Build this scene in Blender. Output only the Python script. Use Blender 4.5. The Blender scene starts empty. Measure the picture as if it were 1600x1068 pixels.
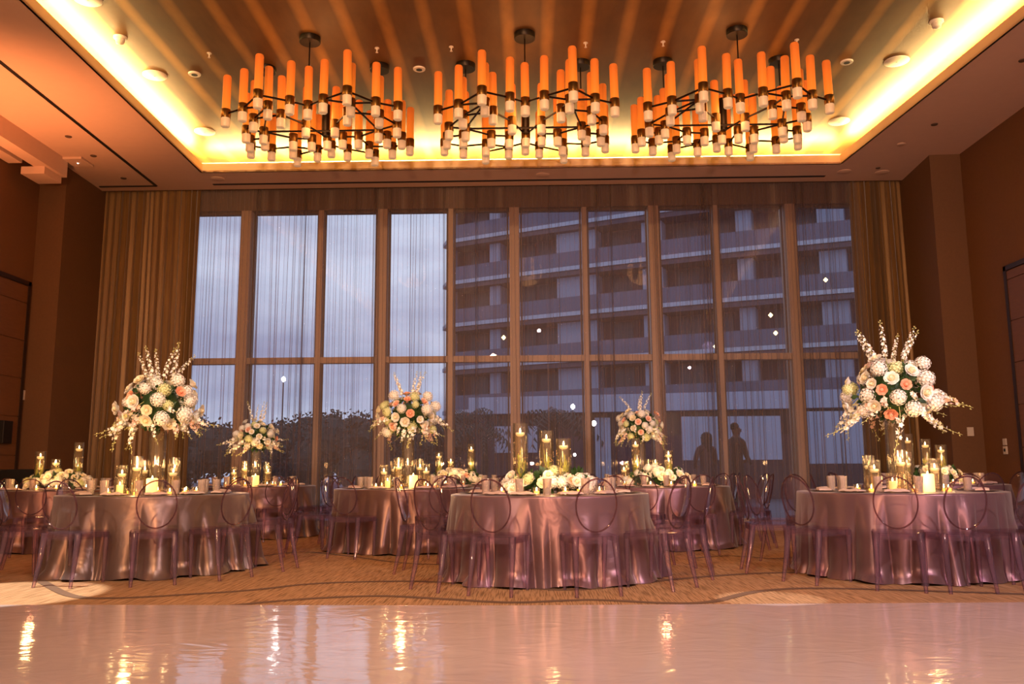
import bpy, bmesh, math, random
from mathutils import Vector, Matrix
R_ = math.radians
PI = math.pi
sc = bpy.context.scene
COL = sc.collection
random.seed(11)

# ------------------------------------------------------------------ camera
F_PX = 1350.0
CAM = Vector((0, 0, 0.97))
pit, yaw, rol = R_(8.39), R_(-1.25), R_(0.37)
Fw = Vector((math.sin(yaw) * math.cos(pit), math.cos(yaw) * math.cos(pit), math.sin(pit)))
R0 = Vector((math.cos(yaw), -math.sin(yaw), 0))
U0 = R0.cross(Fw)
Rt = R0 * math.cos(rol) - U0 * math.sin(rol)
Up = U0 * math.cos(rol) + R0 * math.sin(rol)
cd = bpy.data.cameras.new('camera')
cd.sensor_width = 36
cd.lens = F_PX * 36 / 1600
cd.clip_end = 500
cam = bpy.data.objects.new('camera', cd)
COL.objects.link(cam)
cam.matrix_world = Matrix(((Rt.x, Up.x, -Fw.x, CAM.x), (Rt.y, Up.y, -Fw.y, CAM.y), (Rt.z, Up.z, -Fw.z, CAM.z), (0, 0, 0, 1)))
sc.camera = cam


def ray(x, y):
    return Fw + Rt * ((x - 800) / F_PX) - Up * ((y - 534) / F_PX)


def onz(x, y, z):
    d = ray(x, y); return CAM + d * ((z - CAM.z) / d.z)


def ony(x, y, Y):
    d = ray(x, y); return CAM + d * (Y / d.y)


def onx(x, y, X):
    d = ray(x, y); return CAM + d * (X / d.x)


def px_of(P):
    d = Vector(P) - CAM
    return 800 + F_PX * d.dot(Rt) / d.dot(Fw)


# ------------------------------------------------------------------ materials
def srgb(h):
    if isinstance(h, str):
        c = [int(h[i:i + 2], 16) / 255 for i in (0, 2, 4)]
    else:
        c = h
    return tuple(x / 12.92 if x <= .04045 else ((x + .055) / 1.055) ** 2.4 for x in c) + (1,)


def newmat(name):
    m = bpy.data.materials.new(name)
    m.use_nodes = True
    nt = m.node_tree
    nt.nodes.clear()
    out = nt.nodes.new('ShaderNodeOutputMaterial')
    return m, nt, out


def node(nt, t, **kw):
    n = nt.nodes.new(t)
    for k, v in kw.items():
        if k.startswith('i_'):
            n.inputs[k[2:].replace('_', ' ')].default_value = v
        else:
            setattr(n, k, v)
    return n


def pbr(name, col, rough=.5, metal=0., spec=.5, emis=None, es=0., noise=0., nscale=8., bump=0., bscale=40., sub=0., coat=0., sheen=0., tscale=(1, 1, 1)):
    m, nt, out = newmat(name)
    b = node(nt, 'ShaderNodeBsdfPrincipled')
    c = srgb(col)
    b.inputs['Base Color'].default_value = c
    b.inputs['Roughness'].default_value = rough
    b.inputs['Metallic'].default_value = metal
    b.inputs['Specular IOR Level'].default_value = spec
    b.inputs['Coat Weight'].default_value = coat
    b.inputs['Sheen Weight'].default_value = sheen
    if emis:
        b.inputs['Emission Color'].default_value = srgb(emis)
        b.inputs['Emission Strength'].default_value = es
    tc = node(nt, 'ShaderNodeTexCoord')
    mp = node(nt, 'ShaderNodeMapping')
    mp.inputs['Scale'].default_value = tscale
    nt.links.new(tc.outputs['Object'], mp.inputs[0])
    nz = node(nt, 'ShaderNodeTexNoise')
    nz.inputs['Scale'].default_value = nscale
    nz.inputs['Detail'].default_value = 4
    nt.links.new(mp.outputs[0], nz.inputs['Vector'])
    mx = node(nt, 'ShaderNodeMix', data_type='RGBA', blend_type='MIX')
    mx.inputs[6].default_value = tuple(x * (1 - noise) for x in c[:3]) + (1,)
    mx.inputs[7].default_value = tuple(min(1, x * (1 + noise)) for x in c[:3]) + (1,)
    nt.links.new(nz.outputs['Fac'], mx.inputs[0])
    nt.links.new(mx.outputs[2], b.inputs['Base Color'])
    if bump:
        n2 = node(nt, 'ShaderNodeTexNoise')
        n2.inputs['Scale'].default_value = bscale
        n2.inputs['Detail'].default_value = 3
        nt.links.new(mp.outputs[0], n2.inputs['Vector'])
        bp = node(nt, 'ShaderNodeBump')
        bp.inputs['Strength'].default_value = bump
        bp.inputs['Distance'].default_value = .01
        nt.links.new(n2.outputs['Fac'], bp.inputs['Height'])
        nt.links.new(bp.outputs[0], b.inputs['Normal'])
    nt.links.new(b.outputs[0], out.inputs[0])
    m.cycles.emission_sampling = 'NONE' if emis else 'AUTO'
    return m


def emit_mat(name, col, s, sample=False):
    m, nt, out = newmat(name)
    e = node(nt, 'ShaderNodeEmission')
    e.inputs[0].default_value = srgb(col)
    e.inputs[1].default_value = s
    nt.links.new(e.outputs[0], out.inputs[0])
    m.cycles.emission_sampling = 'AUTO' if sample else 'NONE'
    return m


def clear_mat(name, tint, edge, ior=1.45, haze=None, hz=.0, rough=.03, gloss=.8, blend=.35, cap=.6):
    """thin clear plastic or glass: tinted see-through body, darker rim, mirror reflection by Fresnel"""
    m, nt, out = newmat(name)
    lw = node(nt, 'ShaderNodeLayerWeight'); lw.inputs['Blend'].default_value = blend
    cr = node(nt, 'ShaderNodeMix', data_type='RGBA')
    cr.inputs[6].default_value = srgb(tint); cr.inputs[7].default_value = srgb(edge)
    nt.links.new(lw.outputs['Facing'], cr.inputs[0])
    tr = node(nt, 'ShaderNodeBsdfTransparent')
    nt.links.new(cr.outputs[2], tr.inputs[0])
    gl = node(nt, 'ShaderNodeBsdfAnisotropic') if False else node(nt, 'ShaderNodeBsdfGlossy')
    gl.inputs['Roughness'].default_value = rough
    gl.inputs['Color'].default_value = (gloss, gloss, gloss, 1)
    fr = node(nt, 'ShaderNodeFresnel'); fr.inputs['IOR'].default_value = ior
    mx = node(nt, 'ShaderNodeMixShader')
    mn = node(nt, 'ShaderNodeMath', operation='MINIMUM'); mn.inputs[1].default_value = cap
    nt.links.new(fr.outputs[0], mn.inputs[0])
    nt.links.new(mn.outputs[0], mx.inputs[0]); nt.links.new(tr.outputs[0], mx.inputs[1]); nt.links.new(gl.outputs[0], mx.inputs[2])
    last = mx
    if haze:
        df = node(nt, 'ShaderNodeBsdfDiffuse'); df.inputs[0].default_value = srgb(haze)
        m2 = node(nt, 'ShaderNodeMixShader'); m2.inputs[0].default_value = hz
        nt.links.new(mx.outputs[0], m2.inputs[1]); nt.links.new(df.outputs[0], m2.inputs[2])
        last = m2
    nt.links.new(last.outputs[0], out.inputs[0])
    return m


M = {}
M['wall'] = pbr('wall_fabric', '704a2a', .75, noise=.12, nscale=30, bump=.2, bscale=160)
M['pier'] = pbr('pier_fabric', '6b4a2c', .7, noise=.12, nscale=30, bump=.2, bscale=160)
M['ceiling'] = pbr('ceiling_paint', 'd6b29a', .85, noise=.04)
M['fascia'] = pbr('cove_fascia', 'f4e0b8', .7)
M['door'] = pbr('door_veneer', '744c2c', .5, noise=.2, nscale=6, tscale=(1, 1, 8))
M['doorframe'] = pbr('door_frame_dark', '2c1a12', .5)
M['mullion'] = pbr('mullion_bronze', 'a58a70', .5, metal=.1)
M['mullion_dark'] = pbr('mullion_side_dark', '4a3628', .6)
M['header'] = pbr('window_header', '5a4434', .7)
M['white'] = pbr('white_plastic', 'd8cdbf', .5)
M['black'] = pbr('black_cloth', '0a0909', .8)
M['dark'] = pbr('dark_metal', '120d0a', .5)
M['brass'] = pbr('antique_brass', '7a5c30', .32, metal=.9, noise=.2, nscale=20)
M['bronze'] = pbr('dark_bronze', '241a12', .4, metal=.7)
M['cup'] = pbr('frosted_glass_cup', 'd8c4a4', .35, spec=.5, emis='d8a878', es=.34)  # cups are unlit; faint emission stands in for light falling on them
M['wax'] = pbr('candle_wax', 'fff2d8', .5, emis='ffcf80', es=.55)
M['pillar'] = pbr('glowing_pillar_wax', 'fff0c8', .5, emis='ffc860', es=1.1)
M['flame'] = emit_mat('flame', 'ffdf9a', 22)
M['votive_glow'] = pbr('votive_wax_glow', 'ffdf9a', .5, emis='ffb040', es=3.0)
M['napkin'] = pbr('linen_napkin', 'cbb4a6', .8, bump=.3, bscale=60)
M['petal_white'] = pbr('petal_white', 'f4f0e4', .6, noise=.06, sub=.2)
M['petal_cream'] = pbr('petal_cream', 'f0e3bd', .6, noise=.08)
M['petal_green'] = pbr('petal_pale_green', 'dbe0a4', .6, noise=.1)
M['petal_blush'] = pbr('petal_blush', 'f4d0bc', .6, noise=.1)
M['petal_peach'] = pbr('petal_peach', 'f0ae8c', .6, noise=.1)
M['leaf'] = pbr('leaf_green', '2c4a22', .5, noise=.3, nscale=12)
M['stem'] = pbr('stem_green', '7a9038', .5)
M['fern'] = pbr('submerged_fern', 'b4c838', .5, emis='90a020', es=.06)  # faint emission added to brighten the stems, which are no light source
M['orchid_bud'] = pbr('bud_yellow_green', 'c4c27a', .5)
M['person'] = pbr('dim_clothing', '3a2c2c', .9)
M['person2'] = pbr('dim_shirt', '54414a', .9)
M['hair'] = pbr('dark_hair', '150f0d', .7)
M['tree'] = pbr('tree_leaves', '343a38', .8, noise=.4)
M['trunk'] = pbr('tree_trunk', '241a12', .9)
M['ground'] = pbr('terrace_paving', '5a5a66', .8, noise=.2)
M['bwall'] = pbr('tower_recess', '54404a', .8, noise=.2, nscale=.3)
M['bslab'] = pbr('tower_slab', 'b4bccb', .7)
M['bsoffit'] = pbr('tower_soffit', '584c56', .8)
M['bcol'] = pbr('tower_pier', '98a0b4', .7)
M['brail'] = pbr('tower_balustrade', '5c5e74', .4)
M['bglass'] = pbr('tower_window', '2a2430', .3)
M['bwhite'] = pbr('podium_render', 'a8b4cc', .7)
M['lamp_white'] = emit_mat('outdoor_lamp_glow', 'fff4e0', 60)
M['lamp_warm'] = emit_mat('tower_lamp_glow', 'ffd890', 9)
M['led'] = emit_mat('indicator_glow', 'fff0d0', 8)

M['ghost'] = clear_mat('ghost_polycarbonate', gloss=.9, cap=.3, tint='fdf8fb', edge='d2bcc8', ior=1.42, haze='c0a4b8', hz=.03, rough=.05, blend=.3)
M['ghost_edge'] = clear_mat('ghost_polycarbonate_edge', 'f4e8ee', 'ae8c9c', 1.45, cap=.35, haze='c8a8bc', hz=.06, rough=.08, blend=.4)
M['ghost_rim'] = clear_mat('ghost_polycarbonate_rim', 'c8a4a8', '6e4650', 1.5, cap=.55, haze='a07884', hz=.12, rough=.06, blend=.5)
M['ghost_leg'] = clear_mat('ghost_polycarbonate_leg', 'f2e4ec', 'a4829a', 1.5, cap=.5, haze='d0b4c8', hz=.06, rough=.06, blend=.4)
M['glass'] = clear_mat('clear_glass', 'fefcf8', 'eadfce', 1.5, haze='fff0d8', hz=.025, rough=.03, blend=.3)
M['water'] = clear_mat('water', 'fffaec', 'f2dcae', 1.2, haze='ffe8b8', hz=.03, rough=.02, blend=.3)
M['tumbler'] = clear_mat('ribbed_tumbler_glass', 'f4ece4', 'c0a898', 1.5, haze='fff0e4', hz=.20, rough=.1, blend=.4)
M['charger'] = clear_mat('glass_charger', 'f0e8e0', 'c0b0a0', 1.5, haze='d8c8b8', hz=.25, rough=.1)
M['pane'] = clear_mat('window_glass', 'e9edf4', 'b8c0cc', 1.52, rough=.0, blend=.1)


def tube_glow():
    m, nt, out = newmat('amber_tube')
    b = node(nt, 'ShaderNodeBsdfPrincipled')
    b.inputs['Base Color'].default_value = srgb('c86a2a'); b.inputs['Roughness'].default_value = .45
    tc = node(nt, 'ShaderNodeTexCoord'); sp = node(nt, 'ShaderNodeSeparateXYZ')
    nt.links.new(tc.outputs['Generated'], sp.inputs[0])
    cr = node(nt, 'ShaderNodeValToRGB')
    cr.color_ramp.elements[0].color = srgb('ff8a24'); cr.color_ramp.elements[1].color = srgb('c25a1c')
    cr.color_ramp.elements[1].position = .9
    nt.links.new(sp.outputs[2], cr.inputs[0])
    nt.links.new(cr.outputs[0], b.inputs['Emission Color'])
    b.inputs['Emission Strength'].default_value = .62
    nt.links.new(b.outputs[0], out.inputs[0])
    m.cycles.emission_sampling = 'NONE'
    return m


M['tube'] = tube_glow()


def satin(name, col):
    m, nt, out = newmat(name)
    b = node(nt, 'ShaderNodeBsdfPrincipled')
    b.inputs['Base Color'].default_value = srgb(col)
    b.inputs['Roughness'].default_value = .33
    b.inputs['Metallic'].default_value = .5
    b.inputs['Sheen Weight'].default_value = .25
    tc = node(nt, 'ShaderNodeTexCoord')
    n1 = node(nt, 'ShaderNodeTexNoise'); n1.inputs['Scale'].default_value = 3.2; n1.inputs['Detail'].default_value = 3
    n1.inputs['Distortion'].default_value = .8
    mp = node(nt, 'ShaderNodeMapping'); mp.inputs['Scale'].default_value = (1, 1, .7)
    nt.links.new(tc.outputs['Object'], mp.inputs[0]); nt.links.new(mp.outputs[0], n1.inputs['Vector'])
    bp = node(nt, 'ShaderNodeBump'); bp.inputs['Strength'].default_value = .25; bp.inputs['Distance'].default_value = .05
    nt.links.new(n1.outputs['Fac'], bp.inputs['Height'])
    nt.links.new(bp.outputs[0], b.inputs['Normal'])
    nt.links.new(b.outputs[0], out.inputs[0])
    return m


M['satin'] = satin('mauve_satin', '74565a')
M['satin_shaded'] = satin('shaded_mauve_satin', '6a4a40')  # same cloth, browner and darker: shade on the farther tables put into colour
M['satin_dim'] = satin('dim_mauve_satin', '6e5850')  # same cloth, greyer: dimmer light at the front left table put into colour


def drape_mat():
    m, nt, out = newmat('gold_brown_drape')
    b = node(nt, 'ShaderNodeBsdfPrincipled')
    b.inputs['Base Color'].default_value = srgb('a8794a')
    b.inputs['Roughness'].default_value = .45; b.inputs['Metallic'].default_value = .25; b.inputs['Sheen Weight'].default_value = .3
    nz = node(nt, 'ShaderNodeTexNoise'); nz.inputs['Scale'].default_value = 60
    tc = node(nt, 'ShaderNodeTexCoord'); mp = node(nt, 'ShaderNodeMapping'); mp.inputs['Scale'].default_value = (1, 1, .03)
    nt.links.new(tc.outputs['Object'], mp.inputs[0]); nt.links.new(mp.outputs[0], nz.inputs['Vector'])
    mx = node(nt, 'ShaderNodeMix', data_type='RGBA')
    mx.inputs[6].default_value = srgb('5c4020'); mx.inputs[7].default_value = srgb('93703c')
    nt.links.new(nz.outputs['Fac'], mx.inputs[0]); nt.links.new(mx.outputs[2], b.inputs['Base Color'])
    nt.links.new(b.outputs[0], out.inputs[0])
    return m


M['drape'] = drape_mat()


def sheer_mat():
    m, nt, out = newmat('sheer_voile')
    lw = node(nt, 'ShaderNodeLayerWeight'); lw.inputs['Blend'].default_value = .5
    pw = node(nt, 'ShaderNodeMath', operation='POWER'); pw.inputs[1].default_value = 1.7
    nt.links.new(lw.outputs['Facing'], pw.inputs[0])
    mr = node(nt, 'ShaderNodeMapRange'); mr.inputs['To Min'].default_value = .25; mr.inputs['To Max'].default_value = .95
    nt.links.new(pw.outputs[0], mr.inputs['Value'])
    tr = node(nt, 'ShaderNodeBsdfTransparent'); tr.inputs[0].default_value = (.97, .96, 1, 1)
    df = node(nt, 'ShaderNodeBsdfDiffuse'); df.inputs[0].default_value = srgb('a8968c')
    tl = node(nt, 'ShaderNodeBsdfTranslucent'); tl.inputs[0].default_value = srgb('a8a0a4')
    ad = node(nt, 'ShaderNodeMixShader'); ad.inputs[0].default_value = .3
    nt.links.new(df.outputs[0], ad.inputs[1]); nt.links.new(tl.outputs[0], ad.inputs[2])
    mx = node(nt, 'ShaderNodeMixShader')
    nt.links.new(mr.outputs[0], mx.inputs[0]); nt.links.new(tr.outputs[0], mx.inputs[1]); nt.links.new(ad.outputs[0], mx.inputs[2])
    nt.links.new(mx.outputs[0], out.inputs[0])
    return m


M['sheer'] = sheer_mat()


def gold_ceiling():
    m, nt, out = newmat('gold_leaf_ceiling')
    b = node(nt, 'ShaderNodeBsdfPrincipled')
    b.inputs['Roughness'].default_value = .5; b.inputs['Metallic'].default_value = .2
    tc = node(nt, 'ShaderNodeTexCoord')
    mp = node(nt, 'ShaderNodeMapping'); mp.inputs['Scale'].default_value = (1, .12, 1)
    nt.links.new(tc.outputs['Object'], mp.inputs[0])
    wv = node(nt, 'ShaderNodeTexWave', wave_type='BANDS', bands_direction='X')
    wv.inputs['Scale'].default_value = .62; wv.inputs['Distortion'].default_value = .5; wv.inputs['Detail'].default_value = 3
    wv.inputs['Detail Scale'].default_value = 2.0
    nt.links.new(mp.outputs[0], wv.inputs['Vector'])
    nz = node(nt, 'ShaderNodeTexNoise'); nz.inputs['Scale'].default_value = 5; nz.inputs['Detail'].default_value = 8
    mp2 = node(nt, 'ShaderNodeMapping'); mp2.inputs['Scale'].default_value = (1, .35, 1)
    nt.links.new(tc.outputs['Object'], mp2.inputs[0]); nt.links.new(mp2.outputs[0], nz.inputs['Vector'])
    cr = node(nt, 'ShaderNodeValToRGB')
    e = cr.color_ramp.elements
    e[0].position = .0; e[0].color = srgb('684620')
    e[1].position = 1.0; e[1].color = srgb('a87838')
    k = e.new(.66); k.color = srgb('6a4822')
    nt.links.new(wv.outputs['Fac'], cr.inputs[0])
    mx = node(nt, 'ShaderNodeMix', data_type='RGBA', blend_type='MULTIPLY'); mx.inputs[0].default_value = .6
    cr2 = node(nt, 'ShaderNodeValToRGB')
    cr2.color_ramp.elements[0].position = .3; cr2.color_ramp.elements[0].color = (.45, .4, .35, 1)
    cr2.color_ramp.elements[1].position = .65; cr2.color_ramp.elements[1].color = (1, 1, 1, 1)
    nt.links.new(nz.outputs['Fac'], cr2.inputs[0])
    nt.links.new(cr.outputs[0], mx.inputs[6]); nt.links.new(cr2.outputs[0], mx.inputs[7])
    nt.links.new(mx.outputs[2], b.inputs['Base Color'])
    nt.links.new(b.outputs[0], out.inputs[0])
    return m


M['gold'] = gold_ceiling()


def carpet_mat():
    m, nt, out = newmat('streaked_carpet')
    b = node(nt, 'ShaderNodeBsdfPrincipled'); b.inputs['Roughness'].default_value = .95; b.inputs['Specular IOR Level'].default_value = .1
    tc = node(nt, 'ShaderNodeTexCoord')
    # fine directional streaks
    mp = node(nt, 'ShaderNodeMapping'); mp.inputs['Scale'].default_value = (62, 2.0, 1)
    nt.links.new(tc.outputs['Object'], mp.inputs[0])
    nz = node(nt, 'ShaderNodeTexNoise'); nz.inputs['Scale'].default_value = 1.6; nz.inputs['Detail'].default_value = 2; nz.inputs['Distortion'].default_value = .0
    nt.links.new(mp.outputs[0], nz.inputs['Vector'])
    cr = node(nt, 'ShaderNodeValToRGB')
    e = cr.color_ramp.elements
    e[0].position = .38; e[0].color = srgb('886746'); e[1].position = .56; e[1].color = srgb('b99169')
    nt.links.new(nz.outputs['Fac'], cr.inputs[0])
    nt.links.new(cr.outputs[0], b.inputs['Base Color'])
    nt.links.new(b.outputs[0], out.inputs[0])
    return m


M['carpet'] = carpet_mat()


def dance_mat():
    m, nt, out = newmat('glossy_dance_floor')
    b = node(nt, 'ShaderNodeBsdfPrincipled'); b.inputs['Roughness'].default_value = .07
    b.inputs['Base Color'].default_value = srgb('dcc4b6'); b.inputs['Specular IOR Level'].default_value = .85
    tc = node(nt, 'ShaderNodeTexCoord')
    mp = node(nt, 'ShaderNodeMapping'); mp.inputs['Scale'].default_value = (1, 1.5, 1)
    nt.links.new(tc.outputs['Object'], mp.inputs[0])
    nz = node(nt, 'ShaderNodeTexNoise'); nz.inputs['Scale'].default_value = 3.0; nz.inputs['Detail'].default_value = 2; nz.inputs['Distortion'].default_value = 1.5
    nt.links.new(mp.outputs[0], nz.inputs['Vector'])
    bp = node(nt, 'ShaderNodeBump'); bp.inputs['Strength'].default_value = .17; bp.inputs['Distance'].default_value = .02
    nt.links.new(nz.outputs['Fac'], bp.inputs['Height']); nt.links.new(bp.outputs[0], b.inputs['Normal'])
    nt.links.new(b.outputs[0], out.inputs[0])
    return m


M['dance'] = dance_mat()
M['ribbon'] = pbr('carpet_dark_ribbon', '6e523c', .95, noise=.2, nscale=60)


# ------------------------------------------------------------------ mesh helpers
class MB:
    def __init__(s):
        s.v = []; s.f = []; s.m = []; s.mi = 0

    def add(s, vs, fs):
        o = len(s.v); s.v += [tuple(v) for v in vs]
        s.f += [tuple(i + o for i in f) for f in fs]; s.m += [s.mi] * len(fs)
        return s

    def box(s, x0, x1, y0, y1, z0, z1, mat=None):
        vs = [Vector((x, y, z)) for z in (z0, z1) for y in (y0, y1) for x in (x0, x1)]
        if mat: vs = [mat @ v for v in vs]
        return s.add(vs, [(0, 2, 3, 1), (4, 5, 7, 6), (0, 1, 5, 4), (2, 6, 7, 3), (0, 4, 6, 2), (1, 3, 7, 5)])

    def prism(s, poly, z0, z1):
        n = len(poly)
        vs = [(p[0], p[1], z0) for p in poly] + [(p[0], p[1], z1) for p in poly]
        fs = [tuple(range(n))[::-1], tuple(range(n, 2 * n))] + [(i, (i + 1) % n, n + (i + 1) % n, n + i) for i in range(n)]
        return s.add(vs, fs)

    def lathe(s, prof, n=16, c=(0, 0, 0), cap=True):
        vs = []; fs = []
        for r, z in prof:
            for k in range(n):
                a = 2 * PI * k / n
                vs.append((c[0] + r * math.cos(a), c[1] + r * math.sin(a), c[2] + z))
        for j in range(len(prof) - 1):
            for k in range(n):
                fs.append((j * n + k, j * n + (k + 1) % n, (j + 1) * n + (k + 1) % n, (j + 1) * n + k))
        if cap:
            fs.append(tuple(range(n))[::-1]); fs.append(tuple(range((len(prof) - 1) * n, len(prof) * n)))
        return s.add(vs, fs)

    def tube(s, pts, rad, n=8, closed=False, cap=True, flat=1.0):
        pts = [Vector(p) for p in pts]; N = len(pts)
        if not hasattr(rad, '__len__'): rad = [rad] * N
        vs = []; fs = []; ref = None
        for i, p in enumerate(pts):
            if closed: t = pts[(i + 1) % N] - pts[i - 1]
            else: t = pts[min(i + 1, N - 1)] - pts[max(i - 1, 0)]
            t.normalize()
            if ref is None:
                ref = Vector((0, 0, 1)) if abs(t.z) < .9 else Vector((1, 0, 0))
            a = t.cross(ref).normalized(); b = a.cross(t).normalized(); ref = b
            for k in range(n):
                q = 2 * PI * k / n
                vs.append(p + a * (math.cos(q) * rad[i] * flat) + b * (math.sin(q) * rad[i]))
        for i in range(N if closed else N - 1):
            j = (i + 1) % N
            for k in range(n):
                fs.append((i * n + k, i * n + (k + 1) % n, j * n + (k + 1) % n, j * n + k))
        if cap and not closed:
            fs.append(tuple(range(n))[::-1]); fs.append(tuple(range((N - 1) * n, N * n)))
        return s.add(vs, fs)

    def grid(s, fn, nu, nv):
        vs = [fn(i / nu, j / nv) for j in range(nv + 1) for i in range(nu + 1)]
        w = nu + 1
        return s.add(vs, [(j * w + i, j * w + i + 1, (j + 1) * w + i + 1, (j + 1) * w + i) for j in range(nv) for i in range(nu)])

    def mesh(s, name, mats, smooth=False, bevel=0):
        me = bpy.data.meshes.new(name)
        me.from_pydata(s.v, [], s.f)
        for mt in (mats if isinstance(mats, (list, tuple)) else [mats]): me.materials.append(mt)
        if any(s.m): me.polygons.foreach_set('material_index', s.m)
        me.update()
        bm = bmesh.new(); bm.from_mesh(me)
        bmesh.ops.recalc_face_normals(bm, faces=bm.faces)
        if bevel:
            es = [e for e in bm.edges if len(e.link_faces) == 2 and e.calc_face_angle(0) > .6]
            bmesh.ops.bevel(bm, geom=es, offset=bevel, segments=2, affect='EDGES', profile=.6, clamp_overlap=True)
        bm.to_mesh(me); bm.free()
        if smooth:
            me.polygons.foreach_set('use_smooth', [True] * len(me.polygons))
            try: me.set_sharp_from_angle(angle=R_(45))
            except Exception: pass
        return me

    def build(s, name, mats, parent=None, loc=(0, 0, 0), smooth=False, bevel=0, **kw):
        return put(name, s.mesh(name, mats, smooth, bevel), parent, loc, **kw)


def put(name, me, parent=None, loc=(0, 0, 0), rot=(0, 0, 0), scale=1):
    o = bpy.data.objects.new(name, me)
    COL.objects.link(o)
    o.location = loc; o.rotation_euler = rot
    o.scale = (scale,) * 3 if not hasattr(scale, '__len__') else scale
    if parent: o.parent = parent
    return o


def tag(o, label=None, cat=None, group=None, kind=None):
    if label: o['label'] = label
    if cat: o['category'] = cat
    if group: o['group'] = group
    if kind: o['kind'] = kind
    return o


def empty(name, loc, rz=0, label=None, cat=None, group=None):
    o = bpy.data.objects.new(name, None); COL.objects.link(o)
    o.location = loc; o.rotation_euler = (0, 0, rz); o.empty_display_size = .1
    return tag(o, label, cat, group)


KIDS = {}


def copy_tree(o, parent=None):
    c = o.copy(); COL.objects.link(c); c.parent = parent
    for ch in list(o.children): copy_tree(ch, c)
    return c


def struct(name, mb, mat, parent=None, **kw):
    o = mb.build(name, mat, parent, **kw)
    if not parent: o['kind'] = 'structure'
    return o


# ------------------------------------------------------------------ the room
ZC, ZU, DW = 6.1, 6.5, 15.2
LW, RW = -7.85, 7.15      # side wall planes near the pier fronts
YB = -5.0

fl = MB(); fl.add([(-11, YB, 0), (11, YB, 0), (11, 16, 0), (-11, 16, 0)], [(0, 1, 2, 3)])
fl.mi = 1


def ribbon_strip(pts, w):
    P_ = [onz(x, y, 0) for x, y in pts]
    # smooth with Catmull-Rom
    Q_ = []
    for i in range(len(P_) - 1):
        p0, p1, p2, p3 = P_[max(i - 1, 0)], P_[i], P_[i + 1], P_[min(i + 2, len(P_) - 1)]
        for k_ in range(8):
            t_ = k_ / 8
            Q_.append(.5 * ((2 * p1) + (p2 - p0) * t_ + (2 * p0 - 5 * p1 + 4 * p2 - p3) * t_ * t_ + (3 * p1 - p0 - 3 * p2 + p3) * t_ ** 3))
    Q_.append(P_[-1])
    vs = []
    for i, p in enumerate(Q_):
        d = Q_[min(i + 1, len(Q_) - 1)] - Q_[max(i - 1, 0)]; n = Vector((-d.y, d.x, 0)).normalized() * w / 2
        vs += [p + n + Vector((0, 0, .003)), p - n + Vector((0, 0, .003))]
    fl.add(vs, [(2 * i, 2 * i + 2, 2 * i + 3, 2 * i + 1) for i in range(len(Q_) - 1)])


# woven dark ribbons wandering through the carpet
ribbon_strip([(60, 905), (110, 930), (180, 934), (300, 928), (400, 921), (500, 911), (650, 908), (800, 916), (900, 921), (1040, 906), (1170, 896), (1300, 893), (1420, 888)], .085)
ribbon_strip([(330, 950), (400, 942), (500, 934), (600, 931), (700, 936), (800, 941), (925, 937), (1040, 942), (1110, 940), (1170, 926), (1225, 920), (1300, 919), (1450, 923), (1600, 928)], .085)
ribbon_strip([(400, 870), (470, 862), (540, 868), (640, 880), (760, 882)], .06)
ribbon_strip([(1080, 872), (1140, 868), (1220, 872), (1290, 862), (1350, 850)], .06)
struct('floor', fl, [M['carpet'], M['ribbon']])
df = MB(); df.prism([(-10, -4.5), (10, -4.5), (10, 6.55), (3.45, 6.44), (-.15, 6.37), (-3.86, 6.47), (-10, 6.6)], .0, .012)
o = df.build('dance_floor', M['dance']); tag(o, 'glossy pale pink dance floor laid in front of the carpet', 'dance floor')

# side walls, piers, back (slightly splayed plan, as measured)
wl = MB().box(LW - .45 - .15, LW - .45, YB, 15.9, 0, 6.9); struct('wall_left', wl, M['wall'])
wr = MB().box(RW + .0, RW + .15, YB, 15.9, 0, 6.9); struct('wall_right', wr, M['wall'])
struct('wall_back', MB().box(-9, 9, YB - .15, YB, 0, 6.9), M['wall'])
# piers by the windows
struct('trim_1', MB().prism([(-8.3, 13.93), (-7.84, 13.92), (-7.90, 15.95), (-8.3, 15.95)], 0, 6.4), M['pier'])
struct('trim_2', MB().prism([(6.66, 13.93), (7.15, 13.90), (7.15, 15.95), (6.80, 15.95)], 0, 6.4), M['pier'])
struct('wall_front', MB().box(-8.5, -6.45, 15.75, 15.9, 0, 6.9).box(6.15, 7.4, 15.75, 15.9, 0, 6.9).box(-6.45, 6.15, 15.75, 15.9, 6.15, 6.9), M['wall'])

# ceiling with the cove opening (trapezoid)
dl = (-5.55 + 5.67) / (8.71 - 14.27); dr = (5.75 - 5.32) / (9.48 - 14.28)
YN = -3.0
CL0 = (-5.67, 14.27); CR0 = (5.32, 14.28)
CL1 = (-5.67 + dl * (YN - 14.27), YN); CR1 = (5.32 + dr * (YN - 14.28), YN)
ce = MB()
for poly in ([(-9, YB), (CL1[0], YB), CL1, CL0, (CL0[0], DW), (-9, DW)],
             [(9, YB), (9, DW), (CR0[0], DW), CR0, CR1, (CR1[0], YB)],
             [CL0, CR0, (CR0[0], DW), (CL0[0], DW)], [(CL1[0], YB), (CR1[0], YB), CR1, CL1]):
    ce.prism(poly, ZC, ZC + .03)
struct('ceiling', ce, M['ceiling'])
EX = .62
o = MB().prism([(CL0[0] - EX, CL0[1] + EX), (CR0[0] + EX, CR0[1] + EX), (CR1[0] + EX, YN - EX), (CL1[0] - EX, YN - EX)], ZU, ZU + .1)
uc = struct('ceiling_upper', o, M['gold'])
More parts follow.
